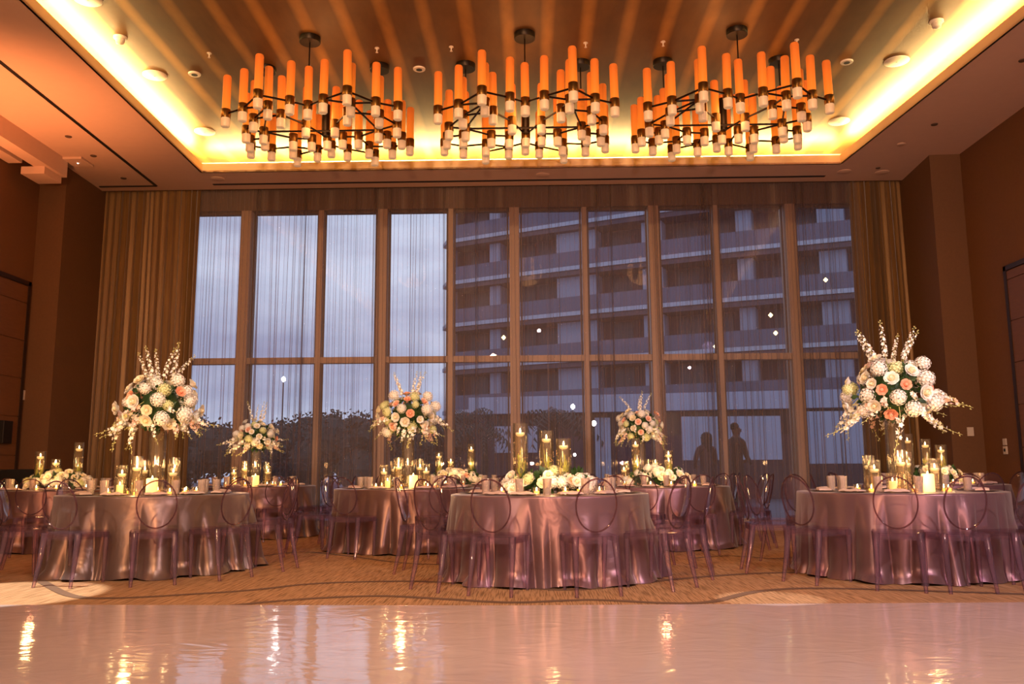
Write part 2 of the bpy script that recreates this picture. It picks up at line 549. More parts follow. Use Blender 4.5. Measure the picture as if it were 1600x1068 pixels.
# cove back walls
cw = MB()
P = [(CL0[0] - EX, CL0[1] + EX), (CR0[0] + EX, CR0[1] + EX), (CR1[0] + EX, YN - EX), (CL1[0] - EX, YN - EX)]
for i in range(4):
    a, b = P[i], P[(i + 1) % 4]
    cw.add([(a[0], a[1], ZC + .03), (b[0], b[1], ZC + .03), (b[0], b[1], ZU), (a[0], a[1], ZU)], [(0, 1, 2, 3)])
struct('trim_3', cw, M['fascia'])
# upstand lip
up = MB()
Q = [CL0, CR0, CR1, CL1]
C0 = Vector((-.15, 6))
for i in range(4):
    a, b = Vector(Q[i]), Vector(Q[(i + 1) % 4])
    n = Vector((-(b - a).y, (b - a).x)).normalized()
    if n.dot(C0 - a) > 0: n = -n
    t = n * .03
    up.prism([a - (b - a).normalized() * .03, b + (b - a).normalized() * .03, b + t + (b - a).normalized() * .03, a + t - (b - a).normalized() * .03], ZC - .0, ZC + .155)
struct('trim_4', up, M['fascia'])

# curtain pocket and lid
struct('trim_5', MB().box(-8.5, 7.3, DW, DW + .02, ZC, 6.4).box(-8.5, 7.3, DW, 15.9, 6.38, 6.42), M['header'])

# ceiling track slot at left, air slot at back
def seg(mb, a, b, w, z0, z1):
    a, b = Vector(a[:2]), Vector(b[:2]); n = Vector((-(b - a).y, (b - a).x)).normalized() * w / 2
    return mb.prism([a - n, b - n, b + n, a + n], z0, z1)
a0 = onz(0, 96, ZC); a1 = onz(244, 290, ZC)
d0 = (a0 - a1) * 1.5 + a1
tk = MB(); seg(tk, d0, a1, .05, ZC - .012, ZC + .0); seg(tk, a1, (-7.8, a1.y, 0), .05, ZC - .012, ZC)
struct('trim_6', tk, M['dark'])
sl = MB(); seg(sl, onz(333, 288, ZC), onz(1289, 275, ZC), .07, ZC - .006, ZC)
struct('trim_20', sl, M['dark'])

# boxed beam under the ceiling at left with track box
bm_ = empty('ceiling_beam', (0, 0, 0), 0, 'boxed painted beam hanging under the ceiling at far left', 'beam')
MB().prism([(-7.86, 2.0), (-7.62, 2.0), (-7.66, 13.6), (-7.90, 13.6)], 5.80, ZC).build('beam_case', M['ceiling'], bm_)
MB().prism([(-8.1, 13.05), (-7.72, 13.05), (-7.72, 13.55), (-8.1, 13.55)], 5.68, 5.80).build('end_block', M['ceiling'], bm_)
MB().prism([(-8.28, 2.0), (-8.02, 2.0), (-8.06, 13.0), (-8.28, 13.0)], 5.84, ZC).build('side_case', M['ceiling'], bm_)

# doors
def door(name, X, y0, y1, ztop, face, handle=False, mx=.0):
    s = face
    fr = MB()
    fr.box(min(X, X + s * .03), max(X, X + s * .03), y1 - .07, y1, 0, ztop).box(min(X, X + s * .03), max(X, X + s * .03), y0, y0 + .07, 0, ztop)
    fr.box(min(X, X + s * .03), max(X, X + s * .03), y0, y1, ztop - .07, ztop)
    o = struct(name, fr, M['doorframe'])
    lf = MB(); z = .01
    hs = [.62, .62, .62, .62, .62, .62, .62]
    z = .01
    while z < ztop - .1:
        z2 = min(z + .62, ztop - .075)
        lf.box(min(X, X + s * .018), max(X, X + s * .018), y0 + .07, (y0 + y1) / 2 - .003, z, z2 - .012)
        lf.box(min(X, X + s * .018), max(X, X + s * .018), (y0 + y1) / 2 + .003, y1 - .07, z, z2 - .012)
        z = z2
    lf.build('door_leaf', M['door'], o)
    if handle:
        ym = handle
        hd = MB().box(min(X, X + s * .09), max(X + s * .06, X + s * .09), ym - .12, ym + .12, 1.42, 1.78)
        hd.box(min(X, X + s * .07), max(X, X + s * .07), ym - .015, ym + .015, 1.46, 1.5).box(min(X, X + s * .07), max(X, X + s * .07), ym - .015, ym + .015, 1.68, 1.72)
        hd.build('door_handle', M['dark'], o, bevel=.01)
    return o


XL = LW - .45
pA = onx(46.8, 441, XL); pB = onx(1569.5, 417, RW)
door('door_1', XL, pA.y - 2.6, pA.y, pA.z, 1, handle=onx(8, 622, XL).y)
door('door_2', RW, pB.y - 2.6, pB.y, pB.z, -1)
struct('baseboard_left', MB().box(XL, XL + .02, YB, pA.y - 2.62, 0, .12).box(XL, XL + .02, pA.y + .01, 13.9, 0, .12), M['doorframe'])
struct('baseboard_right', MB().box(RW - .02, RW, YB, pB.y - 2.62, 0, .12).box(RW - .02, RW, pB.y + .01, 13.85, 0, .12), M['doorframe'])


def wall_plate(name, X, x, y, w, h, s, label, cat):
    p = onx(x, y, X)
    o = MB().box(min(0, s * .02), max(0, s * .02), -w / 2, w / 2, -h / 2, h / 2).build(name, M['white'], loc=p, bevel=.004)
    tag(o, label, cat)
    return o, p


o, p = wall_plate('light_switch', XL, 37, 617, .12, .16, 1, 'cream light switch plate on the left wall beside the door', 'switch')
o, p = wall_plate('outlet_plate', RW, 1571, 690, .09, .1, -1, 'small upper cream plate on the right wall near the door', 'wall plate')
o, p = wall_plate('control_panel', RW, 1572, 703, .10, .12, -1, 'cream control plate with dark dot below another plate on the right wall', 'wall plate')
MB().box(-.026, -.02, -.02, .02, -.02, .025).build('sensor', M['dark'], o)
pt = ony(1516, 674, 13.9)
o = MB().box(-.05, .05, -.02, 0, -.07, .07).build('thermostat', M['white'], loc=(pt.x, 13.905, pt.z), bevel=.004); tag(o, 'cream thermostat plate on the brown pier at right', 'thermostat')

# black draped console behind the left tables
o = MB().prism([(-8.2, 12.6), (-7.25, 12.6), (-7.25, 13.3), (-8.2, 13.3)], 0, 1.02).build('console_table', M['black'], bevel=.02)
tag(o, 'black draped console against the left wall behind the tables', 'console')

# ceiling fittings -------------------------------------------------
def disc(name, x, y, z, r, label, cat, group=None, th=.02, mat='white', hole=False):
    p = onz(x, y, z)
    o = empty(name, (p.x, p.y, z), 0, label, cat, group)
    MB().lathe([(r * .93, -th), (r, -th * .6), (r, 0)], 28).build('face', M[mat], o, smooth=True)
    if hole:
        MB().lathe([(r * .5, -th - .003), (r * .5, -th)], 20).build('aperture', M['dark'], o)
    else:
        MB().lathe([(r * .07, -th - .004), (r * .07, -th)], 10).build('badge', M['ceiling'], o)
    return o


for x, y, l in ((242, 117, 'round white ceiling speaker in the gold ceiling, nearer of two at left'), (320, 205, 'round ceiling speaker near the left back corner of the gold ceiling'),
                (1401, 95, 'round white ceiling speaker in the gold ceiling, nearer of two at right'), (1311, 189, 'round ceiling speaker near the right back corner of the gold ceiling'), (137, -2, 'round speaker disc at the top left frame edge')):
    disc('ceiling_speaker', x, y, ZU, .165, l, 'speaker', 'ceiling speakers')
for x, y, l in ((304, 115, 'small round downlight left of the left chandelier'), (1323, 96, 'small round downlight right of the right chandelier'), (655, 107, 'small round downlight between the left and middle chandeliers')):
    disc('downlight', x, y, ZU, .085, l, 'downlight', 'recessed downlights', hole=True)
for x, y, l in ((188, 58, 'white domed smoke detector at upper left of the gold ceiling'), (1463, 33, 'white domed smoke detector at upper right of the gold ceiling')):
    p = onz(x, y, ZU)
    o = empty('smoke_detector', (p.x, p.y, ZU), 0, l, 'smoke detector', 'smoke detectors')
    MB().lathe([(.075, -.03), (.085, -.02), (.085, 0)], 20).build('base', M['white'], o, smooth=True)
    MB().lathe([(.02, -.10), (.05, -.085), (.06, -.04), (.06, -.03)], 20).build('head', M['white'], o, smooth=True)
spk = [(327, 83, 'left chandelier, left one'), (589, 75, 'left chandelier, right one'), (705, 73, 'middle chandelier, left one'), (915, 67, 'middle chandelier, right one'), (1036, 65, 'right chandelier, left one'), (1245, 62, 'right chandelier, right one')]
for x, y, w in spk:
    p = onz(x, y, ZU)
    o = empty('sprinkler_head', (p.x, p.y, ZU), 0, 'tiny chrome sprinkler head above the ' + w, 'sprinkler', 'sprinkler heads')
    MB().lathe([(.03, -.008), (.03, 0)], 12).build('collar', M['white'], o)
    MB().lathe([(.008, -.06), (.008, -.008)], 8).lathe([(.018, -.064), (.018, -.06)], 10).build('nozzle', M['white'], o)
for x, y, r, l in ((848, 273, .12, 'faint round cover plate in the border ceiling above the middle windows'), (1319, 268, .12, 'faint round cover plate in the border ceiling behind the right cove corner'),
                   (1378, 269, .12, 'faint round cover plate in the border ceiling above the right drape'), (340, 279, .12, 'faint round cover plate in the border ceiling above the left drape'),
                   (1408, 225, .07, 'small flush ceiling disc at right, nearer the back'), (1460, 194, .05, 'small dark flush ceiling disc at right, middle'), (1598, 94, .05, 'small dark flush ceiling disc at the right frame edge'),
                   (1372, 262, .04, 'tiny flush disc above the right drape'), (107, 213, .05, 'small dark flush disc in the orange lit ceiling at left'), (146, 243, .05, 'small flush disc right of the box sensor at left'), (193, 278, .05, 'small flush disc in the border ceiling above the left drape')):
    p = onz(x, y, ZC)
    o = MB().lathe([(r * .9, -.012), (r, -.006), (r, 0)], 24).build('ceiling_disc', M['ceiling' if r > .06 else 'header'], loc=(p.x, p.y, ZC), smooth=True)
    tag(o, l, 'ceiling disc', 'flush ceiling discs')
p = onz(122, 251, ZC)
o = empty('motion_sensor', (p.x, p.y, ZC), 0, 'flat rectangular sensor box on the ceiling beside the beam', 'sensor')
MB().box(-.16, .16, -.2, .2, -.04, 0).build('case', M['ceiling'], o, bevel=.01)
MB().lathe([(.012, -.05), (.012, -.04)], 8).build('indicator', M['led'], o)

# ------------------------------------------------------------------ window wall
YM = 15.45
wide = [383, 597, 804, 1023, 1238]; thin = [500, 704, 914, 1121]
xw = [ony(x, 430, YM).x for x in wide]; xt = [ony(x, 430, YM).x for x in thin]
ZT = 5.75; ZTR = 2.95
X0w, X1w = -6.45, 6.15
bounds = sorted([(X0w, .0)] + [(x, .11) for x in xw] + [(x, .055) for x in xt] + [(X1w, .0)])
struct('trim_7', MB().box(X0w, X1w, YM - .05, 15.75, ZT, 6.38), M['header'])
struct('trim_8', MB().box(X0w, X1w, YM + .0, YM + .16, ZTR - .055, ZTR + .055), M['mullion'])
struct('trim_9', MB().box(X0w, X1w, YM - .04, YM + .2, 0, .1), M['mullion'])
k = 10
for x in xw:
    mb = MB().box(x - .09, x + .09, YM - .06, YM + .34, 0, ZT)
    struct('trim_%d' % k, mb, M['mullion']); k += 1
for x in xt:
    struct('trim_%d' % k, MB().box(x - .045, x + .045, YM - .03, YM + .12, 0, ZT), M['mullion']); k += 1
for i in range(len(bounds) - 1):
    xa = bounds[i][0] + bounds[i][1]; xb = bounds[i + 1][0] - bounds[i + 1][1]
    w = MB().box(xa, xb, YM + .06, YM + .09, ZT - .04, ZT).box(xa, xa + .03, YM + .06, YM + .09, .1, ZT).box(xb - .03, xb, YM + .06, YM + .09, .1, ZT)
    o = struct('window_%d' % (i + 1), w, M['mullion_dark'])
    MB().add([(xa, YM + .075, ZTR + .05), (xb, YM + .075, ZTR + .05), (xb, YM + .075, ZT - .03), (xa, YM + .075, ZT - .03)], [(0, 1, 2, 3)]).build('upper_pane', M['pane'], o)
    MB().add([(xa, YM + .075, .1), (xb, YM + .075, .1), (xb, YM + .075, ZTR - .05), (xa, YM + .075, ZTR - .05)], [(0, 1, 2, 3)]).build('lower_pane', M['pane'], o)
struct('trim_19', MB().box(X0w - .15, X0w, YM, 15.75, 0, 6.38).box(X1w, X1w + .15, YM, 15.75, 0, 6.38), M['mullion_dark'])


# ------------------------------------------------------------------ curtains
def curtain(name, xa, xb, Y, z0, z1, period, amp, mat, label, seed, cat='curtain', group=None, spread=1.0, per=12, flare=0., irreg=.5):
    rnd = random.Random(seed)
    W = xb - xa
    n = max(40, int(W / period * per))
    # irregular fold phase
    ph = [0]
    nf = int(W / period) + 3
    widths = [period * (1 + irreg * rnd.uniform(-1, 1)) for _ in range(nf)]
    s = sum(widths); widths = [w * W / s for w in widths]
    amps = [amp * rnd.choice((.25, .5, .9, 1.4)) * rnd.uniform(.8, 1.2) for _ in range(nf)]
    cum = [0]
    for w in widths: cum.append(cum[-1] + w)
    lean = [rnd.uniform(-.06, .06) for _ in range(nf + 1)]

    def fn(u, v):
        x = u * W
        i = 0
        lo, hi = 0, nf
        while hi - lo > 1:
            md = (lo + hi) // 2
            if cum[md] <= x: lo = md
            else: hi = md
        i = lo
        f = (x - cum[i]) / widths[i]
        a = amps[i] * (1 - f) + amps[min(i + 1, nf - 1)] * f
        y = a * math.sin(2 * PI * f) * (.55 + .45 * (1 - v)) + amp * .5 * math.sin(3.1 * x + v * 2 + seed)
        dx = (lean[i] * (1 - f) + lean[i + 1] * f) * (1 - v)
        edge = min(u, 1 - u) * 8
        dx *= min(1, edge)
        dx += flare * (1 - v) * (u - .0) if flare < 0 else flare * (1 - v) * u
        # sideways bunching gives tight pleats
        dx += .25 * widths[i] * math.sin(4 * PI * f) * .5
        return (xa + x + dx, Y + y, z0 + (z1 - z0) * v)
    o = MB().grid(fn, n, 10).build(name, mat, smooth=True)
    tag(o, label, cat, group)
    return o


pL = ony(315, 300, 15.3).x; pR = ony(1325, 285, 15.3).x
pos = ['leftmost, next to the left drape', 'second from left', 'middle one behind the tallest centrepiece', 'second from right', 'rightmost, next to the right drape']
cuts = [pL - .15, -3.2, -1.0, 1.5, 3.9, pR + .2]
for i in range(5):
    curtain('sheer_curtain', cuts[i], cuts[i + 1], 15.32, .02, 6.36, .105, .042, M['sheer'],
            'sheer voile curtain hanging over the tall windows, ' + pos[i], 30 + i, group='sheer curtains', irreg=.85, per=16)
# sheer heading band, denser gather at the top
curtain('heavy_drape', -7.88, pL - .02, 15.32, .02, 6.36, .14, .075, M['drape'], 'floor-length gold-brown pleated drape at the left end of the windows', 5, irreg=.4, flare=-.0, cat='drape')
curtain('heavy_drape', pR, 6.86, 15.32, .02, 6.36, .13, .075, M['drape'], 'floor-length gold-brown pleated drape at the right end of the windows', 8, irreg=.4, cat='drape')

# ------------------------------------------------------------------ chandeliers
LT = [(-.57, 10.05), (-.55, 10.39), (-.89, 10.44), (-1.17, 10.61), (-.23, 10.25), (-.04, 10.40), (.20, 10.22), (.55, 9.99), (.52, 10.34), (.84, 10.33), (1.10, 10.47),
      (-.46, 10.66), (-.86, 10.78), (-1.08, 11.16), (.42, 10.62), (.82, 10.71), (1.0, 11.05), (-.22, 11.0), (.17, 11.01), (-1.14, 11.5), (-.91, 11.45), (-.86, 11.22),
      (-.52, 11.47), (-.27, 11.51), (-.04, 11.47), (.18, 11.44), (.40, 11.45), (.72, 11.22), (.80, 11.44), (1.0, 11.48), (-1.2, 11.74), (-.94, 11.86), (-.61, 11.79),
      (-.63, 12.1), (-.29, 11.92), (-.05, 11.76), (.15, 11.91), (.48, 11.81), (.51, 12.12), (.81, 11.85), (1.08, 11.72)]
ED = [(3, 2), (2, 1), (0, 4), (4, 5), (5, 6), (6, 8), (7, 6), (8, 9), (9, 10), (0, 2), (7, 9), (12, 11), (11, 17), (1, 12), (1, 21), (21, 22), (21, 27), (22, 32), (32, 34), (23, 34), (8, 14),
      (14, 18), (8, 27), (27, 16), (27, 28), (28, 39), (26, 37), (27, 26), (33, 34), (34, 35), (35, 36), (36, 38), (30, 31), (31, 32), (37, 39), (39, 40), (24, 17), (24, 18), (19, 20), (20, 21),
      (28, 29), (13, 21), (12, 13), (16, 15), (14, 15), (33, 32), (38, 37), (22, 23), (26, 25), (24, 35), (36, 25)]
ZL = 5.47
CX, CY = -.06, 10.95
me_tube = MB().lathe([(.053, 0), (.053, .45), (.045, .47)], 14).mesh('candle_tube', M['tube'], smooth=True)
me_collar = MB().lathe([(.06, -.06), (.062, -.055), (.062, .055), (.058, .06)], 16).mesh('collar', M['brass'], smooth=True)
me_cup = MB().lathe([(.035, -.125), (.050, -.12), (.057, -.105), (.057, 0)], 14).mesh('glass_cup', M['cup'], smooth=True)


def make_chandelier():
    root = empty('chandelier', (CX, CY, ZU), 0)
    L = [(x - CX, y - CY) for x, y in LT]
    zc = ZL - ZU + .1
    for i, (x, y) in enumerate(L):
        c = put('collar', me_collar, root, (x, y, zc))
        put('candle_tube', me_tube, c, (0, 0, .055)).rotation_euler = (random.uniform(-.015, .015), random.uniform(-.015, .015), 0)
        put('glass_cup', me_cup, c, (0, 0, -.055))
    for a, b in ED:
        A = Vector((L[a][0], L[a][1], zc)); B = Vector((L[b][0], L[b][1], zc)); d = (B - A).normalized()
        MB().tube([A + d * .055, B - d * .055], .013, 6).build('rod', M['bronze'], root)
    for j in (5, 21, 27):
        x, y = L[j]
        MB().tube([(x, y, zc + .05), (x, y, -.03)], .009, 6).build('stem', M['bronze'], root)
        MB().lathe([(.03, zc + .05), (.03, zc + .25)], 12, (x, y, 0)).build('stem_sleeve', M['brass'], root)
        MB().lathe([(.13, -.075), (.135, -.07), (.135, 0)], 28, (x, y, 0)).build('canopy', M['bronze'], root, smooth=True)
    x, y = L[24]
    MB().lathe([(.05, zc - .02), (.055, zc), (.055, zc + .42), (.05, zc + .43)], 16, (x, y - .12, 0)).build('hub', M['bronze'], root, smooth=True)
    return root


ch = make_chandelier()
tag(ch, 'middle brass chandelier of amber candle tubes and frosted cups', 'chandelier', 'chandeliers')
for dx, w in ((-2.77, 'left'), (2.71, 'right')):
    c = copy_tree(ch); c.location = (CX + dx, CY + .0, ZU)
    c['label'] = w + 'most brass chandelier of amber candle tubes and frosted cups'

# ------------------------------------------------------------------ tablecloths
def cloth_mesh(seed, mat):
    rnd = random.Random(seed)
    N = 480
    # folds: list of (centre, width, depth)
    cuts_ = [0.0]
    while cuts_[-1] < 2 * PI - .12: cuts_.append(cuts_[-1] + rnd.uniform(.15, .36))
    sc_ = 2 * PI / cuts_[-1]; cuts_ = [q * sc_ for q in cuts_]
    nf = len(cuts_) - 1
    dep = [rnd.choice((.45, .8, 1.15)) * rnd.uniform(.8, 1.2) for _ in range(nf)]
    skew = [rnd.uniform(.65, 1.5) for _ in range(nf)]
    start = [rnd.uniform(.0, .35) for _ in range(nf)]
    lean = [rnd.uniform(-.07, .07) for _ in range(nf)]; lean.append(lean[0])
    RT = .915

    def rad(th, t):
        th = th % (2 * PI)
        for i in range(nf):
            a_ = cuts_[i] + lean[i] * t * (1 if i else 0); b_ = cuts_[i + 1] + lean[i + 1] * t * (1 if i + 1 < nf else 0)
            if a_ <= th <= b_ or i == nf - 1:
                f = min(1, max(0, (th - a_) / (b_ - a_))) ** skew[i]
                g = max(0, (t - start[i]) / (1 - start[i])) ** .7 if t > start[i] else 0
                g = .12 * t + .88 * g
                sv = math.sin(PI * f) ** .75
                w = (b_ - a_) / .25
                return RT + .010 + .012 * t + .105 * g * dep[i] * min(1.2, w) * sv + .03 * t * math.sin(th * 3 + seed) * .5
        return RT

    vs = []; fs = []
    rings = [(.0, .0), ]
    prof = [0, .01, .03, .07, .13, .2, .3, .4, .5, .6, .7, .8, .88, .94, .98, 1.0]
    H = .745
    vs.append((0, 0, H))
    for k in range(N): th = 2 * PI * k / N; vs.append((RT * .6 * math.cos(th), RT * .6 * math.sin(th), H))
    for k in range(N): th = 2 * PI * k / N; vs.append((RT * math.cos(th), RT * math.sin(th), H))
    for t in prof[1:]:
        for k in range(N):
            th = 2 * PI * k / N
            r = rad(th, t)
            pd = max(0, t - .9) * .35 * (1 + .8 * math.sin(th * 9 + seed) * math.sin(th * 4.3))
            if t < .02: r = RT + .008
            vs.append(((r + pd) * math.cos(th), (r + pd) * math.sin(th), max(.004, H * (1 - t) + .006 * (1 - t) + (.012 * (1 + math.sin(th * 13 + seed)) if t > .93 else 0))))
    for k in range(N): fs.append((0, 1 + k, 1 + (k + 1) % N))
    for j in range(len(prof)):
        for k in range(N):
            a_ = 1 + j * N + k; b_ = 1 + j * N + (k + 1) % N
            fs.append((a_, a_ + N, b_ + N, b_))
    me = bpy.data.meshes.new('tablecloth'); me.from_pydata(vs, [], fs); me.materials.append(mat)
    me.polygons.foreach_set('use_smooth', [True] * len(me.polygons)); me.update()
    return me


def centre(px, Y, z=.75):
    # table centre on the ray column px at depth Y
    d = ray(px, 760)
    return Vector((d.x / d.y * Y, Y, 0))


# name, px, Y, style, phrase, chair angles
T = [
    dict(k=1, px=243, Y=8.92, st='tall', ph='front left table', a0=-92, seat=None, ang=[-134, -98, -66, -38, -6, 40, 76, 112, 150, -170]),
    dict(k=2, px=858, Y=8.27, st='low', ph='front centre table', ang=[-134, -110, -76, -45, -10, 24, 60, 98, 134, 170]),
    dict(k=3, px=1404, Y=8.40, st='tall', ph='front right table', ang=[-114, -94, -71, -30, 6, 40, 76, 112, 144, 178, -146]),
    dict(k=4, px=92, Y=11.5, st='low', ph='second-row left table', ang=[-36, 0, 36, 72, -72, -108, -144, 180, 144]),
    dict(k=5, px=637, Y=11.15, st='tall', ph='second-row table left of centre', ang=[-112, -66, -38, 0, 36, 72, 108, 144, 180, -150]),
    dict(k=6, px=1026, Y=11.45, st='low', ph='second-row table right of centre', ang=[-78, -30, 10, 44, 84, 120, 156, -166, -130, -104]),
    dict(k=7, px=1455, Y=11.7, st='low', ph='second-row right table', ang=[-90, -54, -18, 18, 54, 90, 126, 162, -162, -126]),
    dict(k=8, px=398, Y=13.45, st='tall', ph='back-row left table', ang=[-60, -24, 12, -96, -132, -168]),
    dict(k=9, px=712, Y=13.5, st='low', ph='back-row middle table', ang=[-20, -56, -92, -128, -164]),
    dict(k=10, px=1002, Y=13.7, st='tall', ph='back-row right table', ang=[0, -36, -72, -108, -144]),
]
variants = [cloth_mesh(3, M['satin_dim']), cloth_mesh(7, M['satin']), cloth_mesh(12, M['satin_shaded']), cloth_mesh(21, M['satin']), cloth_mesh(33, M['satin_shaded'])]
VAR = {1: 0, 2: 1, 3: 3, 4: 4, 5: 2, 6: 3, 7: 1, 8: 4, 9: 2, 10: 1}
look = {1: 'tall bouquet on a wide clear vase', 2: 'low flowers and three tall floating-candle cylinders'}
for t in T:
    c = centre(t['px'], t['Y']); t['c'] = c
    o = put('tablecloth', variants[VAR[t['k']]], None, (c.x, c.y, 0), (0, 0, t['k'] * .7))
    tag(o, 'floor-length mauve satin cloth draped over the %s' % t['ph'], 'tablecloth', 'round tables under satin cloths')

# ------------------------------------------------------------------ ghost chairs
def make_chair():
    root = empty('ghost_chair', (0, 0, 0))
    # seat: rounded trapezoid slab with apron; +y toward the table
    def outline(w0, w1, d, r=.04, n=5, off=0):
        pts = []
        cs = [(-w0 / 2, -d / 2, 180), (w0 / 2, -d / 2, 270), (w1 / 2, d / 2, 0), (-w1 / 2, d / 2, 90)]
        for x, y, a0 in cs:
            cx = x + (r if x < 0 else -r); cy = y + (r if y < 0 else -r)
            for q in range(n + 1):
                a = R_(a0 + 90 * q / n)
                pts.append((cx + r * math.cos(a), cy + r * math.sin(a)))
        return pts
    ol = outline(.36, .40, .40)
    MB().prism(ol, .440, .456).build('seat', M['ghost'], root, bevel=.003)
    ap = MB()
    n = len(ol)
    inn = [(x * .93, y * .93) for x, y in ol]
    vs = [(x, y, .395) for x, y in ol] + [(x, y, .44) for x, y in ol]
    ap.add(vs, [(i, (i + 1) % n, n + (i + 1) % n, n + i) for i in range(n)])
    ap.build('apron', M['ghost_edge'], root, smooth=True)
    # front legs, tapered
    for s in (-1, 1):
        MB().tube([(s * .178, .178, .44), (s * .180, .180, .40), (s * .172, .186, .2), (s * .165, .190, 0)], [.027, .025, .019, .013], 8).build('leg', M['ghost_leg'], root, smooth=True)
    # rear legs, sabre shape
    for s in (-1, 1):
        MB().tube([(s * .160, -.180, .45), (s * .163, -.186, .38), (s * .168, -.215, .2), (s * .176, -.26, 0)], [.030, .028, .021, .014], 8).build('leg', M['ghost_leg'], root, smooth=True)
    # oval back leaning out
    def bk(x, z):  # z measured from seat up
        lean = -.175 - (z - .45) * .22 - .02 * math.cos(x / .17 * PI / 2) * 1.0
        return (x, lean, z)
    a, b, zc = .163, .205, .69
    N = 40
    rim = [bk(a * math.cos(2 * PI * i / N), zc + b * math.sin(2 * PI * i / N)) for i in range(N)]
    MB().tube(rim, .0068, 6, closed=True).build('back_rim', M['ghost_rim'], root, smooth=True)
    pn = MB()
    def pf(u, v):
        r = u; th = 2 * PI * v
        x = a * r * math.cos(th); z = zc + b * r * math.sin(th)
        p = bk(x, z)
        return (p[0], p[1] - .026 * (1 - r * r), p[2])
    pn.grid(pf, 6, 40)
    pn.build('backrest', M['ghost'], root, smooth=True)
    # side wings joining the rear legs to the oval
    for s in (-1, 1):
        pts = []
        w = MB()
        def wf(u, v, s=s):
            th = R_(-62 + 70 * v)
            ix = a * math.cos(th); iz = zc + b * math.sin(th)
            ox = .172 - .012 * v + 0.004; oz = .45 + (iz - .45) * 1.0
            x = ix + (max(ox, ix) - ix) * u
            p = bk(s * x, iz)
            return p
        w.grid(wf, 3, 10)
        w.build('back_wing', M['ghost_edge'], root, smooth=True)
    return root


chair0 = make_chair()
used = [False]
ords = ['first', 'second', 'third', 'fourth', 'fifth', 'sixth', 'seventh', 'eighth', 'ninth', 'tenth', 'eleventh', 'twelfth']


def side_word(a):
    a = (a + 360) % 360
    names = ['right side', 'far right edge', 'far side', 'far left edge', 'left side', 'near left edge', 'near side', 'near right edge']
    return names[int(((a + 22.5) % 360) // 45)]


def ordinal_labels(items, make):
    """items: list of (px, obj, side). labels unique by side word, then counted from the left"""
    by = {}
    for it in items: by.setdefault(it[2], []).append(it)
    for s, L in by.items():
        L.sort(key=lambda q: q[0])
        for i, (x, o, _) in enumerate(L):
            if len(L) == 1: w = ''
            else: w = ('left', 'right')[i] + ' of two, ' if len(L) == 2 else ords[i] + ' from left, '
            o['label'] = make(w, s)


for t in T:
    its = []
    for a in t['ang']:
        a = (a + 180) % 360 - 180
        rr = 1.225 + random.uniform(-.015, .02)
        x = t['c'].x + rr * math.cos(R_(a)); y = t['c'].y + rr * math.sin(R_(a))
        if y > 14.9 or x < -7.7 or x > 6.8: continue
        if used[0]: o = copy_tree(chair0)
        else: o = chair0; used[0] = True
        o.location = (x, y, 0); o.rotation_euler = (0, 0, R_(a + 90 + random.uniform(-4, 4)))
        tag(o, None, 'chair', 'clear ghost chairs around the tables')
        its.append((px_of((x, y, .8)), o, side_word(a)))
    ordinal_labels(its, lambda w, s, ph=t['ph']: 'clear oval-backed ghost chair, %s%s of %s' % (w, s, ph))

# ------------------------------------------------------------------ place settings
me_charger = MB().lathe([(.09, 0), (.10, .004), (.155, .010), (.162, .014), (.158, .014), (.10, .008), (.0001, .007)], 24, cap=False).mesh('charger_plate', M['charger'], smooth=True)


def napkin_mesh():
    mb = MB()
    def f(u, v):
        x = (u - .5) * .20; y = (v - .5) * .11
        z = .032 - .9 * (x * x) + .006 * math.sin(u * 9 + v * 3) - 1.5 * y * y
        return (x, y, z)
    def g(u, v):
        x, y, z = f(u, v); return (x * 1.03, y * 1.05, max(.008, z - .016))
    mb.grid(f, 8, 5); mb.grid(g, 8, 5)
    # close sides
    w = 9; o = 54
    for i in range(8):
        mb.f.append((i, i + 1, o + i + 1, o + i)); mb.m.append(0)
        q = 45; mb.f.append((q + i, q + i + 1, o + q + i + 1, o + q + i)); mb.m.append(0)
    for j in range(5):
        mb.f.append((j * w, (j + 1) * w, o + (j + 1) * w, o + j * w)); mb.m.append(0)
        mb.f.append((j * w + 8, (j + 1) * w + 8, o + (j + 1) * w + 8, o + j * w + 8)); mb.m.append(0)
    return mb.mesh('folded_napkin', M['napkin'], smooth=True)


me_napkin = napkin_mesh()


def tumbler_mesh():
    mb = MB(); n = 24
    vs = []; prof = [(.030, 0), (.031, .004), (.034, .06), (.038, .118), (.0385, .12), (.036, .12), (.032, .06), (.028, .012)]
    for r, z in prof:
        for k in range(n):
            rr = r * (1.035 if k % 2 else .985)
            vs.append((rr * math.cos(2 * PI * k / n), rr * math.sin(2 * PI * k / n), z))
    fs = []
    for j in range(len(prof) - 1):
        for k in range(n): fs.append((j * n + k, j * n + (k + 1) % n, (j + 1) * n + (k + 1) % n, (j + 1) * n + k))
    fs.append(tuple(range(n))); fs.append(tuple(range((len(prof) - 1) * n, len(prof) * n)))
    mb.add(vs, fs)
    return mb.mesh('tumbler', M['tumbler'])


me_tumbler = tumbler_mesh()
me_votglass = MB().lathe([(.026, 0), (.030, .004), (.034, .06), (.032, .06), (.028, .01)], 14, cap=False).mesh('votive_glass', M['glass'], smooth=True)
me_votwax = MB().lathe([(.024, .004), (.027, .03), (.0001, .031)], 12, cap=False).mesh('votive_wax', M['votive_glow'], smooth=True)
me_flame = MB().lathe([(.001, 0), (.006, .006), (.0075, .013), (.005, .024), (.0008, .036)], 8).mesh('flame', M['flame'], smooth=True)
me_fwax = MB().lathe([(.022, -.018), (.036, -.008), (.038, .006), (.034, .012), (.0001, .012)], 18, cap=False).mesh('candle_wax', M['wax'], smooth=True)
TZ = .7455

votive0 = None


